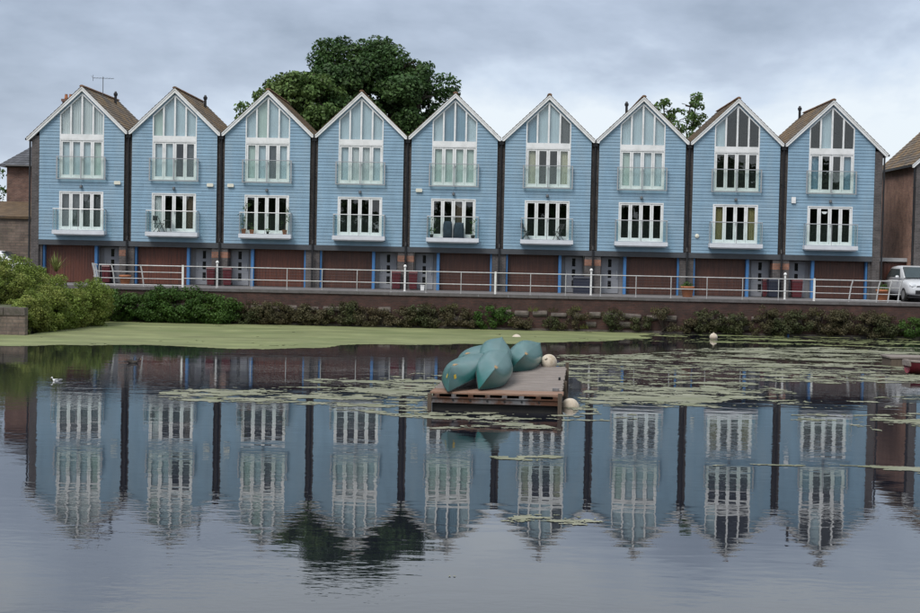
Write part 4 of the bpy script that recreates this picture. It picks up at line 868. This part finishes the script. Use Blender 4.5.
# ------------------------------------------------------------------ cars
def sup(w_, z0, z1, y, n=20, e=0.45):
    cz, hz = (z0+z1)/2, (z1-z0)/2
    return [(w_*math.copysign(abs(math.cos(t))**e, math.cos(t)), y, cz+hz*math.copysign(abs(math.sin(t))**e, math.sin(t))) for t in [2*math.pi*(q+.5)/n for q in range(n)]]
def car(label, loc, rz, paint):
    c = thing('parked_car', label, 'car', loc, rz)
    m = MB(); m.loft([sup(.62,.38,.66,-2.10), sup(.78,.30,.80,-2.02), sup(.86,.26,.93,-1.85), sup(.89,.25,1.00,-1.5), sup(.90,.25,1.06,-.95), sup(.90,.25,1.10,-.2), sup(.90,.25,1.10,1.2), sup(.88,.28,1.06,1.9), sup(.80,.36,.98,2.1)]); add('body', (m, paint, True), c)
    def cab(y, w0, w1, z1, n=16): return [(-w0,y,.98),(w0,y,.98),(w0*.99,y,1.1),(w1+.02,y,z1-.10),(w1-.06,y,z1-.02),(w1*.6,y,z1),(-w1*.6,y,z1),(-w1+.06,y,z1-.02),(-w1-.02,y,z1-.10),(-w0*.99,y,1.1)]
    m = MB(); m.loft([cab(-1.02,.80,.78,1.14), cab(-.30,.83,.68,1.58), cab(-.05,.84,.67,1.63), cab(.6,.84,.67,1.66), cab(1.5,.83,.66,1.60), cab(1.98,.80,.72,1.15)]); add('cabin', (m, paint, True), c)
    m = MB(); m.loft([[(-.74,-1.10,1.13),(.74,-1.10,1.13),(.64,-.36,1.60),(-.64,-.36,1.60)],[(-.74,-1.04,1.09),(.74,-1.04,1.09),(.64,-.30,1.56),(-.64,-.30,1.56)]]); add('windscreen', (m, K['carglass']), c)
    for s in (-1, 1):
        m = MB(); p = [(s*.845,-.55,1.13),(s*.845,1.6,1.13),(s*.715,1.35,1.50),(s*.715,-.12,1.50)]; m.quad(*(p if s > 0 else p[::-1])); add('side_window', (m, K['carglass']), c)
        m = MB(); m.loft([sup(.10,.66,.80,-2.06+.0,12,.8), sup(.17,.64,.84,-1.98,12,.8), sup(.17,.66,.86,-1.80,12,.8)]); add('headlight', (m, K['lamp'], True), c, (s*.63, .0, 0))
        m = MB(); m.loft([sup(.07,1.06,1.17,-.62,12,.7), sup(.09,1.05,1.20,-.56,12,.7), sup(.08,1.06,1.18,-.50,12,.7)]); add('wing_mirror', (m, paint, True), c, (s*.98, 0, 0))
        for yy in (-1.35, 1.35):
            m = MB(); m.tube((s*.72, yy, .32), (s*.905, yy, .32), .32, 20); w2 = add('wheel', (m, K['tyre']), c)
            m = MB(); m.tube((s*.90, yy, .32), (s*.912, yy, .32), .21, 16); add('rim', (m, K['steel']), w2)
    m = MB(); m.box(-.48,.48,-2.085,-2.0,.66,.75); m.box(-.55,.55,-2.105,-2.0,.36,.54); add('grille', (m, K['black']), c)
    m = MB(); m.box(-.5,.5,-2.10,-2.05,.695,.715); add('trim_bar', (m, K['steel']), c)
    m = MB(); m.box(-.26,.26,-2.125,-2.107,.50,.61); add('number_plate', (m, K['plate']), c)
    m = MB(); m.tube((-.5,-1.06,1.12), (-.02,-.93,1.17), .009, 5); m.tube((.08,-1.06,1.12), (.5,-.93,1.17), .009, 5); add('wiper', (m, K['black']), c)
    m = MB(); m.box(-.84,.84,-2.03,2.03,.20,.26); add('sill', (m, K['black']), c)
    return c
cx_ = atY(908, 285, 0.0)[0]
car('silver people carrier parked facing the water past the end house', (cx_+0.12, -0.6, G), R(2), K['silver']).scale = (1.08, 1.08, 1.12)
car('white car mostly hidden behind the bramble bank by the lean-to', (atY(2, 252, 1.0)[0]-0.3, 1.5, G), R(90), K['whitecar'])
# bicycle half hidden behind the bramble bank
bk = thing('bicycle', 'black bicycle leaning at the end house corner behind the bramble bank', 'bicycle', (atY(22, 255, -0.45)[0]-0.1, -0.4, G+0.0), R(12))
for dx in (-.52, .52):
    m = MB(); n = 24
    for q in range(n): m.tube((dx+.33*math.cos(q*2*math.pi/n), 0, .34+.33*math.sin(q*2*math.pi/n)), (dx+.33*math.cos((q+1)*2*math.pi/n), 0, .34+.33*math.sin((q+1)*2*math.pi/n)), .018, 5)
    for q in range(8): m.tube((dx,0,.34), (dx+.32*math.cos(q*math.pi/4), 0, .34+.32*math.sin(q*math.pi/4)), .003, 4)
    add('wheel', (m, K['tyre']), bk)
m = MB(); m.path([(-.52,0,.34),(-.15,0,.80),(.38,0,.84),(-.05,0,.32),(-.52,0,.34)], .017, 6); m.path([(-.05,0,.32),(-.18,0,.90)], .017, 6); m.path([(.52,0,.34),(.36,0,.95)], .015, 6); add('frame', (m, K['black']), bk)
m = MB(); m.path([(.30,-.28,1.02),(.36,-.18,1.0),(.36,.18,1.0),(.30,.28,1.02)], .015, 6); add('handlebar', (m, K['black']), bk)
m = MB(); m.loft([sup(.05,.88,.95,-.06,10), sup(.07,.88,.95,.06,10)]); add('saddle', (m, K['black'], True), bk, (-.19,0,.02))

# ------------------------------------------------------------------ raft with canoes
FL = atz(431, 391.5, .46); FR = atz(559, 391.5, .46)
RAFT_W, RAFT_L, RYAW = 3.2, 9.0, R(-3.4)
raft = thing('raft', 'square wooden raft with weathered planks and rusty steel edge carrying the canoes', 'raft', (FL[0], FL[1], 0), RYAW)
DZ = 0.46
def plank_mesh(L_, wd, th, mt, seed):
    rr = random.Random(seed); m = MB(); n = 6; rings = []
    for k in range(n+1):
        x_ = L_*k/n; b_ = 0.006; dz = rr.uniform(-.004,.004)
        rings.append([(x_, -wd/2, 0), (x_, wd/2, 0), (x_, wd/2, th-b_+dz), (x_, wd/2-b_, th+dz), (x_, -wd/2+b_, th+dz), (x_, -wd/2, th-b_+dz)])
    m.loft(rings); return m.mesh('plank', mt)
pls = [plank_mesh(RAFT_W, .215, .045, K['plank'], q) for q in range(4)]; fpl = plank_mesh(RAFT_W+.04, .20, .05, K['fplank'], 9)
npl = int(RAFT_L/.225)
for k in range(npl):
    fr_ = k < 4
    add('plank', fpl if fr_ else random.choice(pls), raft, (random.uniform(-.025,.015), .11+k*.225, DZ-.045+random.uniform(-.006,.006)), (0, 0, random.uniform(-.004,.004)))
m = MB(); m.box(0.02, RAFT_W-.02, -0.03, 0.03, .20, .345); m.box(0.02, RAFT_W-.02, -0.06, -0.031, .20, .225); m.box(0.02, RAFT_W-.02, -0.06, -0.031, .32, .345); add('edge_beam', (m, K['rust']), raft)
for k in range(8):
    m = MB(); m.box(-.06, .06, -.02, .04, .346, DZ-.047); add('bracket', (m, K['rust']), raft, (.15+k*(RAFT_W-.3)/7, 0, 0))
for k in range(6):
    m = MB(); m.tube((0,-.034,.272), (0,-.05,.272), .025, 8); add('bolt', (m, K['black']), raft, (.55+k*.42, 0, 0))
for xx in (0.04, RAFT_W-.10):
    m = MB(); m.box(xx, xx+.06, .05, RAFT_L, .20, DZ-.05); add('side_beam', (m, K['timber']), raft)
for xx, yy, zz in ((RAFT_W-.04, -.02, .50), (RAFT_W+.02, RAFT_L*.5, .42), (RAFT_W+.02, RAFT_L-.2, .62), (-.03, .0, .42)):
    m = MB(); m.box(xx-.05, xx+.05, yy-.05, yy+.05, -.3, zz); add('corner_post', (m, K['timber']), raft)
m = MB(); m.box(.03, RAFT_W-.03, .06, RAFT_L-.1, -.2, .195); add('underdeck_shade', (m, K['underdeck_shade']), raft)  # near-black box added to fill the gap below deck with shade
for xx in (.5, RAFT_W-.5):
    m = MB(); m.tube((xx, .25, .0), (xx, RAFT_L-.2, .0), .26, 14); add('float', (m, K['underdeck_shade']), raft)
m = MB(); m.box(RAFT_W-.25, RAFT_W-.08, 1.0, 1.10, DZ+.004, DZ+.07); add('cleat', (m, K['rust']), raft)
m = MB(); m.box(RAFT_W-.16, RAFT_W-.10, 4.2, 4.35, DZ+.004, DZ+.08); add('cleat', (m, K['black']), raft)

def canoe_meshes(Ln=4.7, W2=.47, D=.37, SHEER=.27):
    """upturned canoe, keel up, x along the length, z=0 at the bow tips; hull sides are flat and meet in a crisp stem"""
    nst, nsec = 38, 17
    def section(t, inset=0.0):
        a = abs(t); wd = max(W2*(1-a**2.9)**0.95 if a < 1 else 0, .010)-inset*min(1, W2*(1-a**2.9)/.1); wd = max(wd, .005)
        rim = SHEER*(1-a**3.2); keel = SHEER+D-.03*a**2
        q = max(0, (a-.90)/.10); keel = keel-(keel-rim-.04)*(1-math.sqrt(max(0, 1-q**2.4)))       # rounded stem head
        if inset: keel -= inset*1.2
        e = 2.0/(2.9-1.7*a**1.3); rg = []
        for k in range(nsec):
            th = math.pi*k/(nsec-1); cy, cz = math.cos(th), math.sin(th)
            rg.append((t*Ln/2, wd*math.copysign(abs(cy)**e, cy) if k != nsec//2 else 0.0, rim+(keel-rim)*abs(cz)**e))
        return rg
    ts = [-1+2*k/(nst-1) for k in range(nst)]; ts = [math.copysign(1-(1-abs(t))**1.35, t) for t in ts]
    o = [section(t) for t in ts]; n_ = [section(t*.985, .018) for t in ts]; h = nsec//2
    m = MB(); m.loft([r[:h+1] for r in o], caps=False, closed=False); m.loft([r[h:] for r in o], caps=False, closed=False)   # two skins meeting at the keel
    for sd_ in (0, nsec-1):
        for a in range(nst-1): m.quad(o[a][sd_], o[a+1][sd_], n_[a+1][sd_], n_[a][sd_])
    hull = m.mesh('hull', K['canoe'], True)
    mi = MB(); mi.loft(n_, caps=False, closed=False); inside = mi.mesh('inside', K['canoein'], True)
    gm_ = MB()
    for sd_ in (0, nsec-1): gm_.path([Vector(p[sd_]) for p in o], .014, 6)
    gun = gm_.mesh('gunwale', K['canoein'], True)
    return hull, inside, gun, o
hull_me, inside_me, gun_me, SECT = canoe_meshes()
def end_patch(i0, i1, k0, k1, off=.006):                     # a plate lying on the hull skin
    m = MB(); rows = [[Vector(SECT[i][k]) for k in range(k0, k1+1)] for i in range(i0, i1+1)]; cen = Vector((0, 0, .25))
    rows = [[p+((p-Vector((p.x, 0, .28))).normalized()*off if (p-Vector((p.x, 0, .28))).length > 1e-4 else Vector()) for p in r] for r in rows]
    m.loft([[tuple(p) for p in r] for r in rows], caps=False, closed=False); return m
op_me = end_patch(5, 8, 7, 9).mesh('end_plate', K['orange'], True)
y1_me = end_patch(3, 4, 3, 4).mesh('sticker', K['yellow'], True); y2_me = end_patch(3, 4, 12, 13).mesh('sticker', K['yellow'], True)
def canoe(label, px, py, zt, rz, roll, pitch, plate=True, stick=False):
    """near tip at pixel (px,py) on height zt; rz: heading of the far end"""
    tip = atz(px, py, zt)
    c = thing('canoe', label, 'canoe', tuple(tip), 0, 'upturned canoes on the raft')
    Rm = Matrix.Rotation(rz, 4, 'Z') @ Matrix.Rotation(-pitch, 4, 'Y') @ Matrix.Rotation(roll, 4, 'X')
    off = Matrix.Translation((4.7/2, 0, 0))
    c.matrix_world = Matrix.Translation(Vector(tip)) @ Rm @ off
    add('hull', hull_me, c); add('inside', inside_me, c); add('gunwale', gun_me, c)
    if plate: add('end_plate', op_me, c)
    if stick: add('sticker', y1_me, c); add('sticker', y2_me, c)
    return c
canoe('green canoe lying keel up with two yellow stickers on its bow, front of the raft', 448, 392, .47, R(80), R(3), R(1.0), True, True)
canoe('green canoe behind the stickered one with only its orange end plate showing', 459, 378, .50, R(77), R(6), R(1.5))
canoe('green canoe heeled over on top of the heap, its bow at the raft front edge', 478.5, 389.5, .50, R(85), R(37), R(2.6))
canoe('green canoe propped behind the heeled one, highest of the heap', 487, 379, .52, R(88), R(24), R(4.2), False)
canoe('green canoe leaning on its side next to the round buoy on the raft', 509, 371, .50, R(82), R(42), R(1.5))

# ------------------------------------------------------------------ buoys, birds, boat, pole
def buoy(label, loc, r, tilt=(0,0), grp='pale mooring buoys'):
    b = thing('mooring_buoy', label, 'buoy', loc, 0, grp); b.rotation_euler = (tilt[0], tilt[1], 0)
    m = MB(); n = 14; m.lathe([(max(.01, r*math.sin(math.pi*k/n)), r*(1.0-.98*math.cos(math.pi*k/n))) for k in range(n+1)], 24); add('ball', (m, K['buoy'], True), b)
    m = MB(); m.tube((0,0,r*1.93), (0,0,r*2.16), r*.16, 10); m.lathe([(r*.24, r*1.94), (r*.2, r*2.02)], 12); add('eyelet', (m, K['buoy']), b)
    return b
p = atz(551.5, 366, DZ); buoy('round cream buoy sitting on the raft planks', (p[0], p[1], DZ-.005), .25, (R(50), R(-35)))
p = atz(569, 408, 0); buoy('round cream buoy floating against the raft corner', (p[0], p[1]+.1, -.09), .24, (R(-70), R(30)))
p = atz(713.5, 339, 0); buoy('small white buoy floating near the quay wall', (p[0], p[1], -.10), .19)
p = atz(516.5, 336.5, 0); buoy('small white buoy floating in the duckweed behind the canoes', (p[0], p[1], -.16), .24, (R(80), 0))
def bird(name, label, cat, loc, rz, body, wing, k=1.0, neck=True):
    b = thing(name, label, cat, loc, rz); m = MB(); n = 14; rings = []
    prof = [(-.24,.012,.105),(-.20,.03,.10),(-.12,.065,.075),(0,.085,.06),(.10,.08,.06),(.16,.055,.085),(.185,.04,.12),(.19,.032,.16),(.20,.034,.19),(.225,.036,.205),(.255,.022,.20),(.27,.01,.195)]
    for x_, r_, z_ in prof: rings.append([(x_*k, r_*k*math.cos(2*math.pi*q/n), (z_+r_*math.sin(2*math.pi*q/n))*k) for q in range(n)])
    m.loft(rings); add('body', (m, body, True), b)
    for s in (-1, 1):
        m = MB(); m.loft([[((-.27+.06*0)*k, s*.02*k, .125*k)]*6, [((-.12)*k+.0*q, s*(.072+.004*math.sin(q))*k, (.07+.018*q)*k) for q in range(6)], [(.08*k, s*(.088-.003*q)*k, (.06+.012*q)*k) for q in range(6)], [(.13*k, s*.06*k, .09*k)]*6], caps=False); add('wing', (m, wing, True), b)
    m = MB(); m.tube((.262*k,0,.196*k), (.315*k,0,.186*k), .010*k, 8, .003*k); add('beak', (m, K['beak']), b)
    return b
p = atz(57, 381, 0); bird('gull', 'white gull with grey wings floating on the open water', 'gull', (p[0], p[1], -.03), R(185), K['gull'], K['gullg'], 0.62)
p = atz(133, 363, 0); bird('duck', 'dark brown duck swimming near the duckweed edge', 'duck', (p[0], p[1], -.03), R(5), K['duckb'], K['duckb'], 0.85)
# red boat cut by the frame edge
p = atz(906, 374, 0); bt = thing('rowing_boat', 'old dark red rowing boat with weathered gunwale at the frame edge', 'boat', (p[0]+.1, p[1]+.2, 0), R(8))
def bsec(x_, wd, zk, zr, n=11): return [(x_, wd*math.cos(math.pi*k/(n-1)), zr-(zr-zk)*math.sin(math.pi*k/(n-1))**.7) for k in range(n)]
bs = [(-.02,.30,.02,.44),(.6,.55,-.05,.40),(1.5,.68,-.08,.37),(2.4,.60,-.06,.40),(3.1,.35,-.02,.46),(3.5,.04,.08,.54)]
m = MB(); o_ = [bsec(*q) for q in bs]; i_ = [bsec(x_, max(.01, wd-.04), zk+.04, zr) for x_, wd, zk, zr in bs]
m.loft(o_, caps=False, closed=False); m.loft(i_, caps=False, closed=False); m.f.append(tuple(range(11))); add('hull', (m, K['redboat'], True), bt)
m = MB()
for sd_ in (0, 10): m.path([Vector(q[sd_])+Vector((0,0,.01)) for q in o_], .035, 6)
m.box(-.07, .0, -.30, .30, .28, .47); add('gunwale', (m, K['plank']), bt)
for xx in (.7, 1.7, 2.6):
    m = MB(); m.box(xx-.12, xx+.12, -.5, .5, .25, .28); add('thwart', (m, K['plank']), bt)
jt = thing('timber_float', 'grey weathered timber float behind the red rowing boat', 'float', tuple(atz(890, 366.5, 0)), R(2))
for k in range(5):
    m = MB(); m.box(0, 4, -.01+k*.26, .24+k*.26, .30, .36); add('plank', (m, K['plank']), jt)
m = MB(); m.box(.05, 3.9, .02, 1.2, -.1, .297); add('body', (m, K['timber']), jt)
p = atz(800.5, 340, 0); bp_ = thing('mooring_post', 'short faded blue post standing in the water at the quay wall', 'post', (p[0], QY-.45, -.5))
m = MB(); m.tube((0,0,0), (0,0,.8), .05, 10); add('shaft', (m, K['bluepole']), bp_); m = MB(); m.lathe([(.06,.8),(.065,.83),(.04,.86)], 10); add('cap', (m, K['bluepole']), bp_)

# ------------------------------------------------------------------ duckweed
def vnoise(x, y, seed):
    xi, yi = np.floor(x).astype(np.int64), np.floor(y).astype(np.int64); fx, fy = x-xi, y-yi; fx = fx*fx*(3-2*fx); fy = fy*fy*(3-2*fy)
    def h(a, b):
        n = (a*374761393+b*668265263+seed*974711) & 0x7fffffff; n = ((n ^ (n >> 13))*1274126177) & 0x7fffffff; return ((n ^ (n >> 16)) & 0xffff)/65535.0
    return (h(xi,yi)*(1-fx)+h(xi+1,yi)*fx)*(1-fy)+(h(xi,yi+1)*(1-fx)+h(xi+1,yi+1)*fx)*fy
def fbm(x, y, seed, o=5):
    a, s, t = 1.0, 0.0, 0.0
    for k in range(o): s = s+a*vnoise(x, y, seed+k*17); t += a; a *= .58; x = x*2.03+5.1; y = y*2.03+1.7
    return s/t
def in_poly(px, py, poly):
    ins = np.zeros(px.shape, bool); n = len(poly); j = n-1
    for i in range(n):
        (xi, yi), (xj, yj) = poly[i], poly[j]
        c = ((yi > py) != (yj > py)) & (px < (xj-xi)*(py-yi)/((yj-yi)+1e-9)+xi); ins ^= c; j = i
    return ins
# outlines of the weed fields on the water, traced on the photograph and carried to the water plane
FIELDS = [
 ([(-40,322),(-40,348),(0,347),(60,345),(130,344),(190,347),(245,350),(290,347),(380,345),(470,344),(560,342),(640,340),(650,330),(560,322),(100,318)], 1.0, 'far'),
 ([(640,333),(640,341),(760,345),(900,346),(960,345),(960,338),(760,334)], .40, 'far'),
 ([(560,356),(640,352),(760,348),(960,347),(960,382),(840,384),(700,380),(570,384)], .44, 'mid'),
 ([(570,384),(600,381),(760,384),(790,392),(700,402),(600,404),(575,396)], .56, 'mid'),
 ([(740,352),(960,348),(960,378),(850,382),(760,376)], .50, 'mid'),
 ([(575,400),(760,398),(960,395),(960,408),(760,408),(580,410)], .30, 'mid'),
 ([(155,392),(240,388),(320,386),(432,376),(440,402),(340,408),(250,404),(160,398)], .58, 'mid'),
 ([(300,378),(430,372),(436,384),(320,390)], .50, 'mid'),
 ([(330,404),(420,403),(600,406),(604,420),(520,426),(430,418),(360,411)], .56, 'mid'),
 ([(420,426),(540,424),(560,429),(440,430)], .42, 'near'),
 ([(790,414),(960,410),(960,424),(860,426),(790,420)], .50, 'mid'),
 ([(486,456),(545,452),(562,457),(500,461)], .42, 'near'),
 ([(700,464),(960,466),(960,474),(860,472),(700,467)], .45, 'near'),
 ([(575,418),(640,414),(640,420),(575,423)], .42, 'near'),
 ([(395,570),(470,564),(545,574),(540,581),(420,576)], .36, 'near'),
 ([(500,519),(590,517),(600,523),(510,525)], .28, 'near'), ([(840,548),(960,556),(960,562),(850,554)], .40, 'near'),
 ([(820,336),(960,340),(960,352),(830,350)], .35, 'far'),
]
def weed(kind, y0, y1, dx, dy, name, label, mt, xr=(-26, 30)):
    xs = np.arange(xr[0], xr[1], dx); ys = np.arange(y0, y1, dy); Xg, Yg = np.meshgrid(xs, ys)
    P = np.stack([Xg, Yg, 0*Xg], -1); PX, PY = topx(P)
    dens = np.zeros(Xg.shape)
    wx = (fbm(Xg*.35, Yg*.35, 91, 3)-.5); PYw = PY+wx*9*np.clip((PY-320)/60, .25, 1.6); PXw = PX+wx*60
    for poly, d, kd in FIELDS:
        if kd == kind: dens = np.where(in_poly(PXw, PYw, poly), np.maximum(dens, d), dens)
    nz_ = fbm(Xg*.42+.15*Yg, Yg*1.1, 5, 4)*.42+fbm(Xg*.8, Yg*2.6, 23, 4)*.26+fbm(Xg*3.2, Yg*4.8, 41, 3)*.32
    lo, hi = np.percentile(nz_, 2), np.percentile(nz_, 98); nz_ = (nz_-lo)/(hi-lo)
    q_ = (nz_-(1-dens))/.16+.35; q_ = np.clip(q_, 0, 1)**1.5; msk = (RNG.uniform(0, 1, Xg.shape)*.55+fbm(Xg*5, Yg*7, 63, 2)*.45 < q_*1.05) & (dens > 0)
    if kind == 'far': msk |= (dens > .95) & (fbm(Xg*1.1, Yg*.6, 77, 4)+.10*RNG.uniform(-1, 1, Xg.shape) > .30)
    # keep clear of the raft
    if kind != 'far':
        cx__, sx__ = math.cos(-RYAW), math.sin(-RYAW); u_ = (Xg-FL[0])*cx__-(Yg-FL[1])*sx__; v_ = (Xg-FL[0])*sx__+(Yg-FL[1])*cx__
        msk &= ~((u_ > -.1) & (u_ < RAFT_W+.1) & (v_ > -.15) & (v_ < RAFT_L+.1))
    msk &= ~((Xg < -17.2) & (Yg > -18.1)) & (Yg < QY-.13)
    iy, ix = np.nonzero(msk); nyv, nxv = len(ys)+1, len(xs)+1
    vx = np.arange(nxv)[None, :]*dx+xr[0]-dx/2+0*np.arange(nyv)[:, None]; vy = np.arange(nyv)[:, None]*dy+y0-dy/2+0*np.arange(nxv)[None, :]
    vx = vx+RNG.uniform(-.45, .45, vx.shape)*dx; vy = vy+RNG.uniform(-.45, .45, vy.shape)*dy
    vz = .005+RNG.uniform(0, .004, vx.shape)
    q = np.stack([iy*nxv+ix, iy*nxv+ix+1, (iy+1)*nxv+ix+1, (iy+1)*nxv+ix], 1)
    used, inv = np.unique(q, return_inverse=True); V = np.stack([vx.ravel()[used], vy.ravel()[used], vz.ravel()[used]], 1)
    o = add(name, big_mesh(name, V, inv.reshape(-1, 4), mt), None, kind='stuff'); tag(o, label, 'duckweed'); print(name, len(q)); return o
weed('far', -34, QY-.1, .13, .16, 'duckweed_mat', 'bright green duckweed mat along the foot of the quay wall', K['duck'])
weed('mid', -66, -12, .045, .085, 'duckweed_patches', 'grey-green streaks of floating duckweed spread around the raft', K['duck2'], (-12, 24))
o_ = weed('near', -63, -43, .025, .05, 'duckweed_specks', 'thin broken specks and threads of duckweed on the open water', K['duck2'], (-4, 16))
